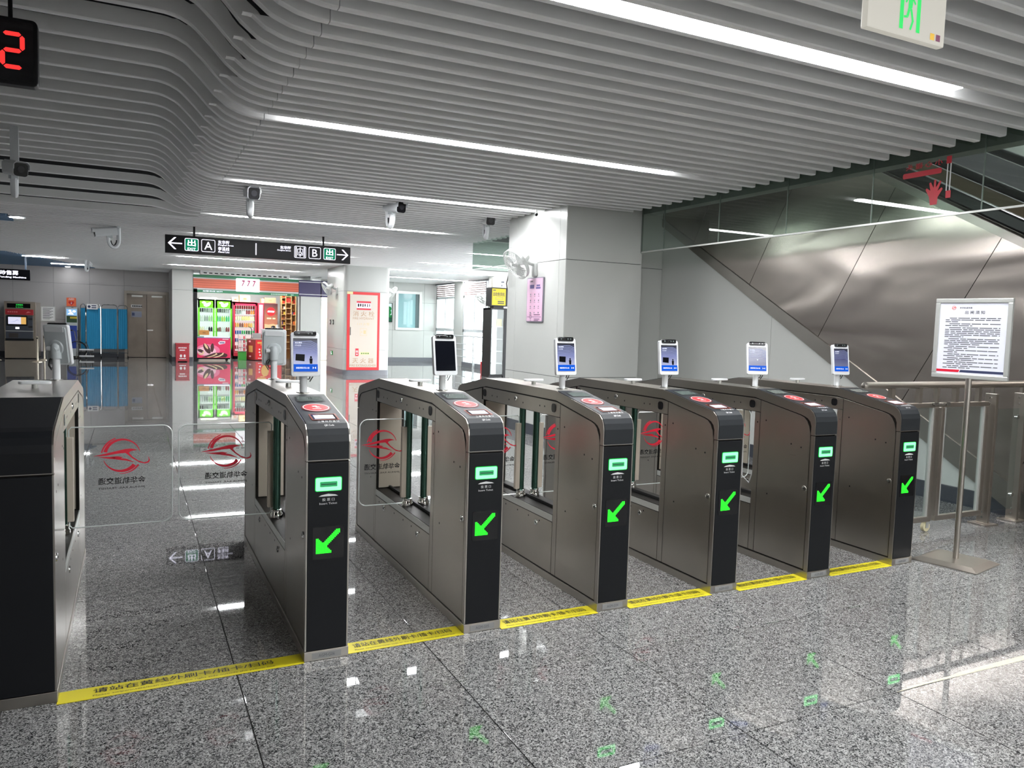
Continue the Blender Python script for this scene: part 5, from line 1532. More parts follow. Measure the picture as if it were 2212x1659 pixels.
hd = thing('shop_header', 'shop header with green and orange stripes and a white lit sign reading 777', 'shop sign', (0, 24.3, 0))
X0, X1 = 1.15, 4.55
m_green = mat('header green', (46, 128, 88), 0.4)
m_or = mat('header orange', (226, 112, 82), 0.4)
m_or2 = mat('header deep orange', (206, 94, 66), 0.4)
MB().box(X0, X1, 0.02, 0.12, 2.30, 2.87).build('header_board', mat('header white', (206, 206, 208), 0.4), hd)
MB().box(X0, X1, 0.0, 0.02, 2.775, 2.865).build('green_band', m_green, hd)
lb = MB().box(X0, X1, 0.0, 0.02, 2.285, 2.375).build('green_band', m_green, hd)
for i in range(8):
    MB().box(X0, X1, 0.004, 0.02, 2.43 + 0.038 * i, 2.43 + 0.038 * i + 0.037).build('orange_stripe', m_or if i % 2 else m_or2, hd)
sb = MB().rrect((2.856, -0.05, 2.583), 0.75, 0.44, 0.02, 0.10, 'y').build('lit_sign', mat('lit white sign box', (250, 248, 255), 0.5, emit=1.6, ergb=(252, 250, 255)), hd)
m_pink = mat('magenta print', (214, 60, 120), 0.5, emit=0.35, ergb=(214, 60, 130))
for i in range(3):
    text('7', m_pink, sb, (2.70 + 0.175 * i, -0.101, 2.64), 0.20, 0.095, R=(1, 0, 0), U=(0.10, 0, 0.995))
text('加盟热线 0579', m_lit_white, lb, (1.75, -0.001, 2.335), 0.045, 0.62)
decal([rect(0.055 * i, 0.055 * i + 0.042, -0.022, 0.022) for i in range(10)] + [rect(0.66, 0.76, -0.012, 0.014)], mat('pale header print', (190, 214, 200), 0.5), lb, (3.62, -0.001, 2.325), 'header_print')
vt = thing('air_vent', 'slotted air outlet above the shop header', 'vent', (1.45, 24.05, 2.93))
for i in range(16):
    MB().box(0.17 * i, 0.17 * i + 0.10, 0, 0.02, -0.03, 0.0).build('slot', m_black, vt)
MB().box(-0.1, 2.75, 0.02, 0.3, -0.06, 0.08).build('vent_body', m_slat, vt)
bh = thing('shop_header', 'dark navy shop header with thin white lines right of the orange one', 'shop sign', (0, 24.3, 0))
MB().box(4.56, 5.9, 0.0, 0.12, 2.29, 2.86).build('header_board', mat('navy header', (56, 48, 92), 0.35), bh)
for z in (2.79, 2.36):
    MB().box(4.56, 5.9, -0.004, 0.0, z, z + 0.022).build('white_line', m_white_print, bh)

# fridges
bottle_profiles = {
    'tall': [(0.030, 0.0), (0.031, 0.10), (0.030, 0.135), (0.012, 0.175), (0.012, 0.20)],
    'can': [(0.028, 0.0), (0.031, 0.008), (0.031, 0.115), (0.026, 0.125)],
    'jar': [(0.034, 0.0), (0.034, 0.11), (0.022, 0.13), (0.022, 0.155)],
}
ORD = ['first', 'second', 'third', 'fourth', 'fifth', 'sixth', 'seventh', 'eighth', 'ninth', 'tenth']
bmesh_cache = {}
def bottle(kind, rgbname, rgb, loc, label, group):
    key = (kind, rgbname)
    if key not in bmesh_cache:
        m = mat('drink ' + rgbname, rgb, 0.25)
        bmesh_cache[key] = MB().lathe(bottle_profiles[kind], n=10).mesh('drink_bottle', m, True)
    o = link('drink_bottle', bmesh_cache[key])
    o.location = loc
    tag(o, label, 'bottle', group)
    return o
m_glow = mat('lit fridge lining', (245, 250, 245), 0.5, emit=1.1, ergb=(244, 252, 244))
m_shelf = mat('fridge wire shelf', (206, 210, 208), 0.4)
m_fg = mat('fridge green', (78, 176, 10), 0.35)
gf = thing('drinks_fridge', 'double door drinks fridge in bright green, left in the shop', 'fridge', (1.41, 25.9, 0))
MB().box(0, 1.12, 0.04, 0.08, 0.0, 0.36).box(0, 0.03, 0.04, 0.66, 0, 2.12).box(1.09, 1.12, 0.04, 0.66, 0, 2.12).box(0, 1.12, 0.62, 0.66, 0, 2.12).box(0, 1.12, 0.04, 0.66, 2.06, 2.12).box(0, 1.12, 0.08, 0.66, 0, 0.36).build('cabinet', mat('fridge body', (206, 214, 200), 0.4), gf)
MB().box(0.03, 1.09, 0.60, 0.615, 0.37, 2.05).build('lit_lining', m_glow, gf)
MB().box(1.055, 1.085, 0.045, 0.075, 0.5, 1.75).build('lamp_tube', m_lit_white, gf)
for i, (xa, xb) in enumerate(((0.0, 0.545), (0.575, 1.12))):
    fr = MB()
    for p in frame_polys(xa, xb, 0.36, 2.10, 0.055):
        fr.prism(p, 'y', 0.0, 0.035)
    fr.box(xa, xb, 0.0, 0.035, 1.80, 2.10)
    d_ = fr.build('door', m_fg, gf)
    MB().box(xa + 0.055, xb - 0.055, 0.012, 0.018, 0.415, 1.80).build('pane', m_glass_pane, d_)
    hx = xb - 0.075 if i == 0 else xa + 0.055
    MB().box(hx, hx + 0.022, -0.03, -0.005, 1.10, 1.30).build('door_handle', m_white, d_)
    c = (xa + xb) / 2
    decal([[(-0.16, 0.06), (-0.08, 0.10), (0.0, 0.05), (-0.04, 0.0), (-0.12, 0.02)], [(-0.10, -0.01), (0.02, 0.03), (0.14, 0.08), (0.15, 0.02), (0.10, -0.06), (0.0, -0.10), (-0.08, -0.07)]], mat('pale logo print', (206, 238, 190), 0.4), d_, (c, -0.001, 1.93), 'door_logo')
for k, z in enumerate((0.62, 0.98, 1.34, 1.66)):
    MB().box(0.035, 1.085, 0.10, 0.58, z - 0.02, z).build('shelf', m_shelf, gf)
pal = [[('orange', (236, 140, 60)), ('cream', (236, 228, 190)), ('teal', (120, 190, 170)), ('pink', (226, 120, 130)), ('rose', (220, 100, 110)), ('yellow', (240, 214, 60))],
       [('cream', (236, 228, 190)), ('milk', (230, 232, 226)), ('dark', (52, 52, 60)), ('brown', (120, 70, 56)), ('milk', (230, 232, 226)), ('maroon', (150, 60, 60))],
       [('milk', (230, 232, 226)), ('grey', (150, 160, 150)), ('pale green', (176, 214, 150)), ('green', (70, 190, 110)), ('lime', (180, 226, 60)), ('green', (70, 190, 110))],
       [('dark', (52, 52, 60)), ('grey', (150, 160, 150)), ('milk', (230, 232, 226)), ('dark', (52, 52, 60)), ('grey', (150, 160, 150)), ('milk', (230, 232, 226))]]
row_name = ['bottom', 'second', 'third', 'top']
for k, z in enumerate((0.62, 0.98, 1.34, 1.66)):
    for d_i, x0 in enumerate((1.41 + 0.09, 1.41 + 0.665)):
        for j in range(6):
            nm_, rgb = pal[k][(j // 2 + 3 * d_i) % 6]
            bottle('jar' if (k in (0, 1)) else ('tall' if k == 2 else 'can'), nm_, rgb, (x0 + 0.073 * j, 26.05, z),
                   '%s drink, %s from left on the %s shelf behind the %s green door' % (nm_, ORD[j], row_name[k], 'left' if d_i == 0 else 'right'), 'drinks in the green fridge')
m_fr = mat('fridge red', (190, 34, 62), 0.35)
rf = thing('drinks_fridge', 'single door drinks fridge in red with pink glow, middle of the shop', 'fridge', (2.62, 26.2, 0))
MB().box(0, 0.80, 0.05, 0.64, 0.10, 0.20).box(0, 0.03, 0.04, 0.64, 0.10, 2.06).box(0.77, 0.80, 0.04, 0.64, 0.10, 2.06).box(0, 0.80, 0.60, 0.64, 0.10, 2.06).box(0, 0.80, 0.04, 0.64, 2.0, 2.06).build('cabinet', m_fr, rf)
MB().box(0.03, 0.77, 0.05, 0.6, 0, 0.10).build('plinth', m_black, rf)
MB().box(0.03, 0.77, 0.58, 0.598, 0.20, 2.0).build('lit_lining', mat('lit pink lining', (255, 226, 228), 0.5, emit=1.1, ergb=(255, 226, 226)), rf)
fr = MB()
for p in frame_polys(0.0, 0.80, 0.24, 2.05, 0.05):
    fr.prism(p, 'y', 0.0, 0.035)
d_ = fr.box(0, 0.8, 0, 0.035, 1.93, 2.05).build('door', m_fr, rf)
MB().box(0.0, 0.80, 0.0, 0.03, 0.10, 0.235).build('lower_grille', m_fr, rf)
MB().box(0.05, 0.75, 0.012, 0.018, 0.29, 1.93).build('pane', m_glass_pane, d_)
rp = [('red', (214, 44, 50)), ('red', (214, 44, 50)), ('red', (214, 44, 50)), ('white', (236, 236, 236)), ('red', (214, 44, 50))]
rows_r = [('bottom', 0.36, ['rose', 'pale pink', 'rose', 'pale pink']), ('second', 0.62, ['blue', 'blue', 'green', 'dark green', 'green']), ('third', 0.90, ['blue', 'green', 'dark green', 'green']),
          ('fourth', 1.15, ['amber', 'brown', 'orange', 'amber', 'cream']), ('fifth', 1.40, ['cream', 'pale yellow', 'pale yellow', 'cream']), ('sixth', 1.62, ['grey', 'milk', 'maroon', 'orange'])]
rgbs = {'rose': (220, 100, 110), 'pale pink': (240, 200, 204), 'blue': (70, 110, 180), 'green': (70, 190, 110), 'dark green': (30, 90, 60), 'amber': (232, 176, 80), 'brown': (120, 70, 56), 'orange': (236, 140, 60),
        'cream': (236, 228, 190), 'pale yellow': (228, 214, 130), 'grey': (150, 160, 150), 'milk': (230, 232, 226), 'maroon': (150, 60, 60), 'red': (214, 44, 50)}
for nm_, z, cols in rows_r:
    MB().box(0.035, 0.765, 0.10, 0.57, z - 0.018, z).build('shelf', m_shelf, rf)
    for j in range(9):
        cn = cols[j * len(cols) // 9]
        bottle('jar' if z > 1 else 'can', cn, rgbs[cn], (2.62 + 0.09 + 0.077 * j, 26.36, z), '%s drink, %s from left on the %s shelf of the red fridge' % (cn, ORD[j], nm_), 'drinks in the red fridge')
MB().box(0.035, 0.765, 0.10, 0.57, 1.80 - 0.018, 1.80).build('shelf', m_shelf, rf)
for j in range(9):
    bottle('can', 'red', rgbs['red'], (2.62 + 0.09 + 0.077 * j, 26.36, 1.80), 'red can, %s from left on the top shelf of the red fridge' % ORD[j], 'red cans on the top shelf of the red fridge')

def carton(label, loc, sx, sy, sz, rgb=(196, 164, 118)):
    t = thing('carton', label, 'box', loc)
    MB().box(0, sx, 0, sy, 0, sz).build('carton_body', mat('cardboard %d' % rgb[0], rgb, 0.8), t, bevel=0.004)
    MB().box(0, sx, sy * 0.45, sy * 0.55, sz, sz + 0.002).build('tape_strip', mat('parcel tape', (170, 130, 80), 0.4), t)
    decal([rect(sx * 0.35, sx * 0.65, sz * 0.35, sz * 0.6)], mat('carton print', (150, 100, 60), 0.7), t, (0, -0.001, 0), 'carton_print')
carton('brown carton standing on top of the red fridge', (2.84, 26.3, 2.06), 0.36, 0.35, 0.24)
carton('light brown carton lying above the dark drinks cabinet, left one', (3.58, 26.2, 2.05), 0.10, 0.3, 0.16, (206, 176, 130))
carton('darker brown carton with black marks above the dark drinks cabinet', (3.69, 26.2, 2.05), 0.40, 0.3, 0.20, (140, 116, 84))
carton('grey carton behind the carton on the red fridge', (2.58, 26.45, 2.06), 0.25, 0.15, 0.17, (150, 150, 140))
carton('flat pale carton on top of the green fridge', (1.50, 26.1, 2.12), 0.55, 0.4, 0.05, (226, 232, 200))
carton('open brown carton with an orange mark on the ice cream freezer', (1.36, 24.75, 0.87), 0.32, 0.25, 0.16, (190, 130, 70))

# dark cabinet with round red badge
dc = thing('drinks_cabinet', 'tall dark brown cabinet with a round red badge in the shop', 'cabinet', (3.57, 26.05, 0))
MB().box(0.07, 0.56, 0, 0.55, 0.0, 2.04).build('body', mat('cabinet red brown', (96, 28, 30), 0.35), dc, bevel=0.005)
MB().box(-0.12, 0.07, 0.02, 0.55, 0.0, 2.04).build('side_case', mat('cabinet crimson', (170, 36, 56), 0.35), dc)
decal([rect(-0.09, 0.045, 0.9, 1.98)], mat('lit rose side', (250, 200, 210), 0.4, emit=0.6, ergb=(250, 190, 204)), dc, (0, 0.018, 0), 'side_light')
m_grad = mat('brown graded sheet', (120, 66, 50), 0.35)
nt = m_grad.node_tree
tc = nt.nodes.new('ShaderNodeTexCoord'); sp = nt.nodes.new('ShaderNodeSeparateXYZ'); rp_ = nt.nodes.new('ShaderNodeValToRGB')
nt.links.new(tc.outputs['Generated'], sp.inputs[0]); nt.links.new(sp.outputs['Z'], rp_.inputs['Fac'])
rp_.color_ramp.elements[0].color = srgb(176, 110, 80); rp_.color_ramp.elements[1].color = srgb(52, 26, 32)
nt.links.new(rp_.outputs['Color'], nt.nodes['Principled BSDF'].inputs['Base Color'])
MB().box(0.09, 0.55, -0.006, 0.0, 1.12, 2.02).build('front_sheet', m_grad, dc)
decal([disc(0.32, 1.74, 0.155)], mat('badge red', (206, 24, 30), 0.35), dc, (0, -0.007, 0), 'badge')
decal([[(0.20, 1.72), (0.22, 1.78), (0.45, 1.77), (0.43, 1.71)]], m_white_print, dc, (0, -0.008, 0), 'badge_print')
decal([rect(0.18, 0.34, 1.47, 1.52), rect(0.38, 0.48, 1.47, 1.52)], mat('cream print', (226, 190, 150), 0.5), dc, (0, -0.0075, 0), 'caption_print')
decal([[(0.10, 1.13), (0.55, 1.13), (0.55, 1.26), (0.40, 1.30), (0.24, 1.27), (0.10, 1.29)]], mat('sand print', (200, 164, 120), 0.5), dc, (0, -0.0075, 0), 'lower_picture')

# tall wooden shelf with goods
ws = thing('display_shelf', 'tall narrow wooden display shelf at the right end of the shop', 'shelf', (4.30, 26.3, 0))
m_wood = mat('warm shelf wood', (204, 164, 110), 0.5, grain=0.04, grain_scale=6)
for x in (0.0, 0.16, 0.36, 0.52):
    MB().box(x, x + 0.02, 0, 0.28, 0, 2.45).build('upright', m_wood, ws)
MB().box(0, 0.54, 0.28, 0.295, 0, 2.45).build('back_board', mat('shelf back wood', (170, 124, 70), 0.6), ws)
zz = [0.35, 0.60, 0.85, 1.08, 1.28, 1.47, 1.66, 1.86, 2.06, 2.28]
for z in zz:
    MB().box(0.02, 0.16, 0.01, 0.28, z - 0.018, z).build('shelf_board', m_wood, ws)
    MB().box(0.18, 0.36, 0.01, 0.28, z - 0.018 + 0.04, z + 0.04).build('shelf_board', m_wood, ws)
    if z in (0.35, 0.85, 1.28, 1.66, 2.06):
        MB().box(0.38, 0.52, 0.01, 0.28, z - 0.018, z).build('shelf_board', m_wood, ws)
gc = [('white', (230, 228, 220)), ('orange', (226, 120, 50)), ('red', (206, 44, 40)), ('brown', (140, 90, 60)), ('yellow', (230, 190, 70)), ('violet', (120, 90, 140))]
random.seed(5)
def packet(x, y, z, w, d, h, cn, rgb, label, group):
    o = MB().box(-w / 2, w / 2, -d / 2, d / 2, 0, h).build('goods_packet', mat('packet ' + cn, rgb, 0.4), bevel=0.004)
    o.location = (x, y, z)
    tag(o, label, 'packet', group)
for z in zz[3:]:
    for xa, cnt, nm_ in ((4.30 + 0.03, 2, 'left'), (4.30 + 0.39, 2, 'right')):
        if nm_ == 'right' and z not in (1.28, 1.66, 2.06):
            continue
        for j in range(cnt):
            cn, rgb = random.choice(gc)
            if z > 2.0:
                cn, rgb = gc[1 + (j % 2)]
            packet(xa + 0.035 + 0.062 * j, 26.42, z + 0.0005, 0.05, 0.06, random.uniform(0.09, 0.15), cn, rgb, '%s packet, %s on the %s board of the wooden shelf, %s column' % (cn, ORD[j], ORD[zz.index(z)] if z < 2.2 else 'topmost', nm_), 'goods on the wooden shelf')
for j in range(3):
    packet(4.30 + 0.215 + 0.055 * j, 26.40, 2.06 + 0.041, 0.05, 0.06, 0.17, 'bright red', (228, 70, 60), 'bright red packet, %s of three side by side high on the wooden shelf' % ORD[j], 'red packets on the wooden shelf')

# ice cream freezer
fz = thing('ice_cream_freezer', 'chest freezer with a pink front showing chocolate ice cream bars', 'freezer', (1.20, 24.52, 0))
m_fp = mat('freezer pink', (222, 44, 92), 0.35)
MB().box(0, 1.14, 0, 0.62, 0.11, 0.775).build('chest', m_fp, fz, bevel=0.006)
MB().box(0, 1.14, -0.004, 0.62, 0.775, 0.80).build('rim', mat('freezer rim blue', (96, 112, 150), 0.4), fz)
MB().box(0.30, 1.10, -0.01, 0.0, 0.80, 0.825).build('rim_light_edge', m_lit_white, fz)
MB().box(0.01, 1.13, 0.01, 0.60, 0.80, 0.835).build('glass_lid', mat('freezer lid', (150, 170, 160), 0.1, spec=0.8), fz, bevel=0.004)
for x in (0.08, 1.02):
    MB().lathe([(0.01, -0.02), (0.045, -0.02), (0.045, 0.02), (0.01, 0.02)], (x, 0.08, 0.046), 12, 'y').build('caster', m_blackp, fz, True)
MB().box(0.0, 1.14, 0.1, 0.6, 0.06, 0.11).build('underside', m_blackp, fz)
y = -0.001
m_lp = mat('pale pink print', (246, 196, 212), 0.4)
m_ch = mat('chocolate print', (74, 34, 36), 0.35)
m_cr = mat('cream ice print', (232, 206, 160), 0.4)
decal([disc(0.42, 0.36, 0.38, 0.21)], mat('rose print', (236, 120, 156), 0.4), fz, (0, y, 0), 'front_glow', lift=0.0004)
decal([disc(0.38, 0.34, 0.30, 0.15)], m_lp, fz, (0, y, 0), 'front_glow', lift=0.0008)
def obl(cx, cy, a, b, t, n=20):
    c, s = math.cos(t), math.sin(t)
    return [(cx + a * math.cos(2 * PI * i / n) * c - b * math.sin(2 * PI * i / n) * s, cy + a * math.cos(2 * PI * i / n) * s + b * math.sin(2 * PI * i / n) * c) for i in range(n)]
decal([obl(0.39, 0.42, 0.19, 0.085, -1.05), obl(0.555, 0.45, 0.15, 0.055, -1.65), [(0.22, 0.125), (0.40, 0.20), (0.62, 0.28), (0.90, 0.29), (1.03, 0.24), (1.04, 0.18), (0.98, 0.125)], obl(0.20, 0.34, 0.11, 0.05, -0.4)], m_ch, fz, (0, y, 0), 'ice_cream_picture', lift=0.0012)
decal([obl(0.365, 0.50, 0.11, 0.035, -1.05)] + arc_band(0.20, 0.30, 0.10, 0.05, -160, 20, 8) + [[(0.45, 0.125), (0.60, 0.17), (0.72, 0.23), (0.70, 0.27), (0.66, 0.27), (0.66, 0.24), (0.55, 0.185), (0.38, 0.13)], [(0.68, 0.125), (0.80, 0.16), (0.90, 0.22), (0.93, 0.285), (0.88, 0.285), (0.86, 0.24), (0.76, 0.185), (0.58, 0.13)]], m_cr, fz, (0, y, 0), 'cream_picture', lift=0.0016)
decal([[(0.74, 0.62), (0.80, 0.68), (0.97, 0.68), (0.96, 0.60), (0.78, 0.56)], rect(0.88, 1.07, 0.735, 0.757)], m_white_print, fz, (0, y, 0), 'logo_print', lift=0.0012)
decal([rect(0.79 + 0.04 * i, 0.82 + 0.04 * i, 0.60, 0.65) for i in range(4)], MATS['violet print'], fz, (0, y, 0), 'logo_letters', lift=0.0018)

# counter with red fronts
ct = thing('shop_counter', 'shop counter with bright red posters on its front', 'counter', (2.92, 25.0, 0))
m_ct = mat('counter maroon', (140, 44, 44), 0.4)
MB().prism([(0.07, 0.35), (0.27, 0.0), (1.20, 0.0), (1.20, 0.55), (0.07, 0.55)], 'z', 0.02, 0.74).build('counter_body', m_ct, ct)
MB().prism([(0.05, 0.35), (0.25, -0.03), (1.22, -0.03), (1.22, 0.58), (0.05, 0.58)], 'z', 0.74, 0.78).build('worktop', mat('counter top', (186, 168, 158), 0.3), ct)
MB().box(0.30, 1.18, -0.012, 0.0, 0.05, 0.73).build('red_poster', mat('bright poster red', (222, 40, 44), 0.35), ct)
decal([rect(0.36, 0.66, 0.60, 0.66), disc(0.62, 0.35, 0.13, 0.2), rect(0.46, 0.60, 0.545, 0.575)], mat('poster gold', (226, 176, 90), 0.4), ct, (0, -0.013, 0), 'poster_picture')
decal([disc(0.43, 0.40, 0.03, 0.03, 10), disc(0.43, 0.30, 0.03, 0.03, 10), disc(0.45, 0.20, 0.03, 0.03, 10), rect(0.38, 0.60, 0.08, 0.10)], m_white_print, ct, (0, -0.013, 0), 'poster_marks')
d2r = Vector((0.20, -0.35, 0)).normalized()
decal([rect(-0.13, 0.09, -0.13, 0.10)], mat('gold label', (206, 160, 84), 0.4), ct, (0.17, 0.175, 0.42), 'side_label', R=tuple(d2r), lift=0.002)
decal([rect(-0.12, -0.02, 0.22, 0.28), rect(-0.1, 0.0, -0.30, -0.25)], m_lp, ct, (0.17, 0.175, 0.42), 'side_mark', R=tuple(d2r), lift=0.002)
cr = MB().box(0, 0.26, 0, 0.2, 0, 0.18).build('cash_register', mat('register grey', (150, 150, 150), 0.4), bevel=0.01)
cr.location = (3.16, 25.15, 0.781)
tag(cr, 'grey cash register on the counter', 'cash register')
lp_ = thing('desk_lamp', 'thin bent dark stand on the counter', 'lamp', (3.10, 25.1, 0.781))
MB().lathe([(0.05, 0), (0.05, 0.012), (0.012, 0.02)], n=12).build('foot', m_blackp, lp_, True)
MB().tube([(0, 0, 0.015), (0.0, 0, 0.30), (-0.03, 0, 0.37), (-0.10, 0, 0.40)], 0.012, 6).build('stem', m_blackp, lp_, True)
dcs = thing('glass_showcase', 'glass food showcase with a red label on the counter', 'showcase', (3.45, 25.12, 0.781))
MB().box(0, 0.62, 0, 0.02, 0.10, 0.32).box(0, 0.62, 0.34, 0.36, 0.10, 0.32).build('pane', m_glass_pane, dcs)
MB().box(0, 0.62, 0, 0.36, 0.30, 0.335).build('top_board', m_white, dcs)
MB().box(0, 0.62, -0.005, 0.36, 0.0, 0.10).build('base_box', mat('poster orange', (226, 100, 50), 0.4), dcs)
decal([rect(0.05, 0.12, 0.03, 0.07), rect(0.16, 0.34, 0.03, 0.07)], m_white_print, dcs, (0, -0.006, 0), 'label_print')
MB().lathe([(0.05, 0.0), (0.045, 0.02)], (0.20, 0.15, 0.28), 12).build('spot_lamp', mat('lit pink lamp', (255, 220, 225), 0.5, emit=3.0, ergb=(255, 214, 220)), dcs)
pt = thing('black_blob', 'round black pot standing on the showcase', 'blob', (3.86, 25.3, 1.117))
MB().lathe([(0.055, 0.0), (0.075, 0.03), (0.075, 0.08), (0.05, 0.115), (0.01, 0.125)], n=16).build('blob_body', m_gloss_black, pt, True)  # plain round body in place of a dark shape of unclear kind
cp = MB().lathe([(0.035, 0), (0.042, 0.12), (0.044, 0.16)], n=12).build('cup_stack', mat('clear cup', (206, 206, 206), 0.2), None, True)
cp.location = (4.0, 25.3, 1.117)
tag(cp, 'stack of pale plastic cups right of the black pot', 'cups')
rk = thing('snack_rack', 'wire rack of small packets in front of the red fridge', 'rack', (2.68, 25.25, 0.305))
for x in (0.0, 0.235):
    for y_ in (0, 0.2):
        MB().box(x, x + 0.015, y_, y_ + 0.015, 0, 0.60).build('rack_post', m_alu, rk)
for z in (0.02, 0.16, 0.30, 0.44):
    MB().box(0, 0.25, 0, 0.215, z - 0.012, z).build('rack_shelf', m_alu, rk)
for z in (0.02, 0.16, 0.30, 0.44):
    for j in range(3):
        cn, rgb = [('pale pink', (240, 200, 204)), ('milk', (230, 232, 226)), ('rose', (220, 100, 110))][j]
        packet(2.68 + 0.05 + 0.075 * j, 25.34, 0.305 + z + 0.0005, 0.06, 0.09, 0.10, cn, rgb, '%s packet, %s from left on the %s tier of the wire rack' % (cn, ORD[j], {2: 'lowest', 16: 'second', 30: 'third', 44: 'top'}[round(z * 100)]), 'packets on the wire rack')
gb = thing('crate', 'green crate on the floor under the wire rack', 'crate', (2.68, 25.2, 0.0))
MB().box(0, 0.26, 0, 0.26, 0.0, 0.285).build('crate_body', mat('crate green', (44, 140, 40), 0.5), gb, bevel=0.006)
MB().box(-0.008, 0.268, -0.008, 0.268, 0.285, 0.304).build('crate_rim', mat('crate dark green', (36, 110, 34), 0.5), gb)

# ------------------------------------------------------------------ right back corner: window wall, framed window, screen
m_mull = mat('pale window frame', (206, 210, 212), 0.35)
ww = struct(MB().box(9.9, 10.05, 18.9, 25.1, 0, 0.16).box(9.9, 10.05, 18.9, 25.1, 2.95, 3.3).build('wall_right_window', m_skirt2), 'sill and head of the bright window wall on the right')
for i, (ya, yb) in enumerate(((23.1, 25.05), (20.3, 22.3), (18.9, 20.2))):
    wi = struct(MB().box(9.92, 10.02, ya, ya + 0.09, 0.16, 2.95).box(9.92, 10.02, yb - 0.09, yb, 0.16, 2.95).box(9.92, 10.02, ya, yb, 2.42, 2.50).box(9.92, 10.02, ya, yb, 1.22, 1.32).box(9.92, 10.02, (ya + yb) / 2 - 0.035, (ya + yb) / 2 + 0.035, 1.32, 2.42).build('window_%d' % (i + 1), m_mull), 'white framed daylight window in the right wall')
    MB().box(9.965, 9.972, ya + 0.09, yb - 0.09, 0.16, 1.22).build('pane', m_glass_pane, wi)
    MB().box(9.965, 9.972, ya + 0.09, yb - 0.09, 1.32, 2.42).build('pane', m_glass_pane, wi)
    for k in range(6):
        MB().box(9.91, 9.95, ya + 0.06, yb - 0.06, 2.52 + 0.072 * k, 2.52 + 0.072 * k + 0.036).build('louvre_slat', mat('pinkish louvre', (150, 120, 118), 0.5), wi)
struct(MB().box(9.88, 10.05, 22.3, 23.1, 0.0, 3.2).build('trim_2', m_white_panel), 'white pier between the two daylight windows')
hr = thing('window_rail', 'pale handrail in front of the bright windows', 'rail', (9.80, 0, 0))
MB().cyl((0, 19.4, 1.08), (0, 24.9, 1.08), 0.022, 10).build('rail_tube', m_mull, hr, True)
for z in (0.35, 0.60, 0.80):
    MB().cyl((0.03, 19.4, z), (0.03, 24.9, z), 0.012, 8).build('rail_wire', m_mull, hr, True)
for y_ in (19.5, 21.0, 22.7, 24.7):
    MB().box(-0.03, 0.03, y_ - 0.03, y_ + 0.03, 0, 1.08).build('rail_post', m_mull, hr)
pr = thing('column', 'grey clad pier behind the vending machine', 'column', (9.40, 18.3, 0))
MB().box(0.01, 1.2, 0.01, 0.69, 0, 3.2).build('core', m_core, pr)
for za, zb in ((0.0, 0.83), (0.836, 2.3), (2.306, 3.2)):
    MB().box(0, 1.2, 0, 0.01, za, zb).build('panel', m_white_panel, pr)
    MB().box(0, 0.01, 0.012, 0.70, za, zb).build('panel', m_white_panel, pr)
ib = thing('junction_box', 'cream box with a white label above the yellow vending sign', 'box', (8.86, 17.05, 2.561))
MB().box(-0.22, 0.35, 0, 0.1, 0, 0.28).build('body', mat('cream box', (214, 210, 196), 0.4), ib, bevel=0.005)
decal([rect(0.0, 0.2, 0.03, 0.24)], m_white_print, ib, (0, -0.001, 0), 'label')
decal([rect(0.05, 0.15, 0.15, 0.20), rect(0.06, 0.10, 0.05, 0.10)], m_grey_print, ib, (0, -0.002, 0), 'label_print')

fw = struct(MB().box(8.30, 9.34, 25.05, 25.10, 1.205, 1.30).box(8.30, 9.34, 25.05, 25.10, 2.585, 2.68).box(8.30, 8.40, 25.05, 25.10, 1.30, 2.585).box(9.24, 9.34, 25.05, 25.10, 1.30, 2.585).build('window_4', m_alu), 'steel framed interior window with a pale teal pane in the white wall')
MB().box(8.40, 9.24, 25.085, 25.095, 1.30, 2.585).build('pane', mat('teal tinted pane', (132, 172, 176), 0.06, spec=0.9), fw)
MB().box(9.10, 9.24, 25.075, 25.085, 1.30, 2.585).build('dark_stile', mat('dark stile', (74, 92, 94), 0.3), fw)
MB().box(8.62, 8.74, 25.080, 25.085, 1.42, 2.28).build('reflection_panel', mat('pale reflection paint', (168, 200, 204), 0.2), fw)  # pale panels painted onto the pane as its reflections
MB().box(8.88, 8.98, 25.080, 25.085, 1.42, 2.36).build('reflection_panel', MATS['pale reflection paint'], fw)
gp = thing('green_screen', 'dark framed screen with a green tree picture beside the hydrant column', 'screen', (7.83, 25.09, 0))
MB().box(-0.35, 0.34, -0.05, 0, 1.49, 2.21).build('case', m_blackp, gp)
decal([rect(-0.32, 0.31, 1.66, 2.19)], mat('lit pale sky', (214, 245, 235), 0.4, emit=0.8, ergb=(206, 240, 230)), gp, (0, -0.051, 0), 'screen')
decal([obl(0.18, 1.98, 0.13, 0.10, 0.4, 11), obl(0.2, 1.84, 0.11, 0.09, 0.9, 9), obl(0.08, 1.90, 0.10, 0.08, 0.1, 9), obl(-0.1, 1.95, 0.14, 0.1, 0.0, 9), rect(-0.32, 0.31, 1.66, 1.76)], mat('lit leaf green', (30, 140, 70), 0.4, emit=0.5, ergb=(30, 140, 70)), gp, (0, -0.052, 0), 'tree_picture', lift=0.002)
decal([rect(-0.32, 0.31, 1.51, 1.64)], mat('lit dark green', (30, 96, 70), 0.4, emit=0.35, ergb=(30, 110, 76)), gp, (0, -0.051, 0), 'caption_bar')

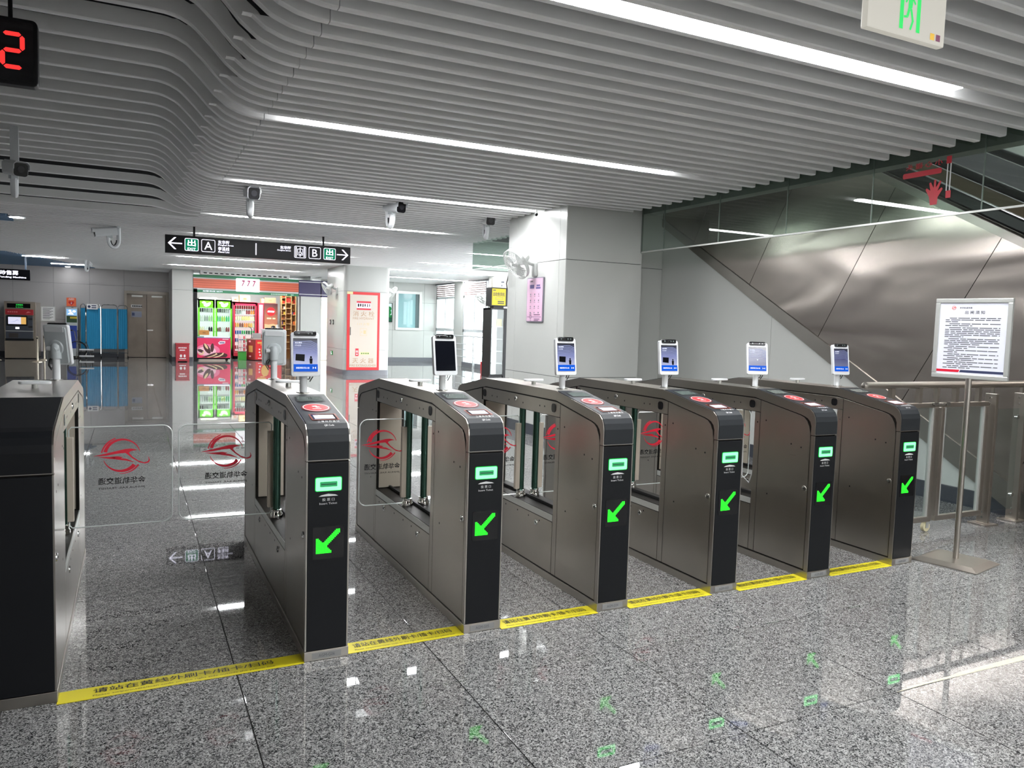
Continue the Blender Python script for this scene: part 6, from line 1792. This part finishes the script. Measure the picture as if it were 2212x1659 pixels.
vm = thing('vending_machine', 'black vending machine with white lit front and a yellow sign box on top', 'vending machine', (8.50, 16.8, 0))
W_ = 0.53
MB().box(0, W_, 0.03, 0.55, 0.0, 0.06).box(0, 0.03, 0.03, 0.55, 0.06, 1.98).box(W_ - 0.10, W_, 0.0, 0.55, 0.0, 1.98).box(0, W_, 0.52, 0.55, 0.06, 1.98).box(0, W_, 0.03, 0.55, 1.93, 1.98).build('cabinet', m_blackp, vm)
MB().box(0.03, W_ - 0.10, 0.50, 0.515, 0.06, 1.93).build('lit_lining', mat('lit vending lining', (255, 255, 255), 0.5, emit=2.5), vm)
fr = MB()
for p in frame_polys(0.0, W_ - 0.08, 0.05, 1.97, 0.03):
    fr.prism(p, 'y', -0.01, 0.03)
d_ = fr.build('door', m_blackp, vm)
MB().box(0.03, W_ - 0.11, 0.008, 0.014, 0.08, 1.94).build('pane', m_glass_pane, d_)
MB().box(0.035, 0.055, -0.04, -0.012, 0.10, 1.90).build('door_handle', m_alu, d_)
for z in (0.40, 0.75, 1.10, 1.45):
    MB().box(0.03, W_ - 0.11, 0.08, 0.49, z - 0.015, z).build('shelf', m_white, vm)
for j in range(3):
    packet(8.50 + 0.28 + 0.05 * j, 16.95, 1.4505, 0.045, 0.08, 0.22, 'gold', (206, 180, 90), 'gold packet, %s of three on the upper shelf of the vending machine' % ORD[j], 'packets in the vending machine')
hb = MB().box(-0.01, W_ + 0.02, 0.0, 0.35, 2.03, 2.56).build('sign_box', m_blackp, vm, bevel=0.006)
MB().box(0.1, 0.42, 0.05, 0.3, 1.98, 2.03).build('sign_stand', m_blackp, vm)
MB().box(0.02, W_ - 0.08, -0.006, 0.0, 2.06, 2.53).build('yellow_sheet', mat('lit yellow sheet', (236, 218, 74), 0.4, emit=0.35, ergb=(236, 218, 74)), hb)
text('自助售货机', m_black_print, hb, (0.235, -0.007, 2.37), 0.11, 0.36)
decal([rect(0.05, 0.13, 2.47, 2.495), rect(0.20, 0.40, 2.10, 2.13), rect(0.20, 0.40, 2.15, 2.18)], m_black_print, hb, (0, -0.007, 0), 'sign_print')
decal(frame_polys(0.13, 0.36, 2.22, 2.29, 0.008), m_grey_print, hb, (0, -0.007, 0), 'sign_outline')

bg = thing('gift_bag', 'red and orange paper bag stuffed with goods on the floor by the grey pier', 'bag', (9.62, 19.6, 0))
MB().prism([(-0.12, 0.0), (0.12, 0.0), (0.13, 0.30), (-0.13, 0.30)], 'y', -0.10, 0.10).build('bag_body', mat('bag red', (206, 50, 54), 0.5), bg)
MB().prism([(0.05, 0.0), (0.125, 0.0), (0.135, 0.30), (0.06, 0.30)], 'y', -0.104, -0.10).build('bag_gusset', mat('bag orange', (240, 120, 50), 0.5), bg)
decal([[(-0.05, 0.03), (0.04, 0.03), (0.03, 0.28), (-0.03, 0.28)]], mat('bag plum', (110, 50, 90), 0.5), bg, (0, -0.1045, 0), 'bag_print')
MB().lathe([(0.02, 0.25), (0.09, 0.36), (0.08, 0.46), (0.04, 0.56), (0.015, 0.60)], (0.02, 0, 0), 10).build('paper_bundle', mat('brown paper', (170, 136, 100), 0.7), bg, True)
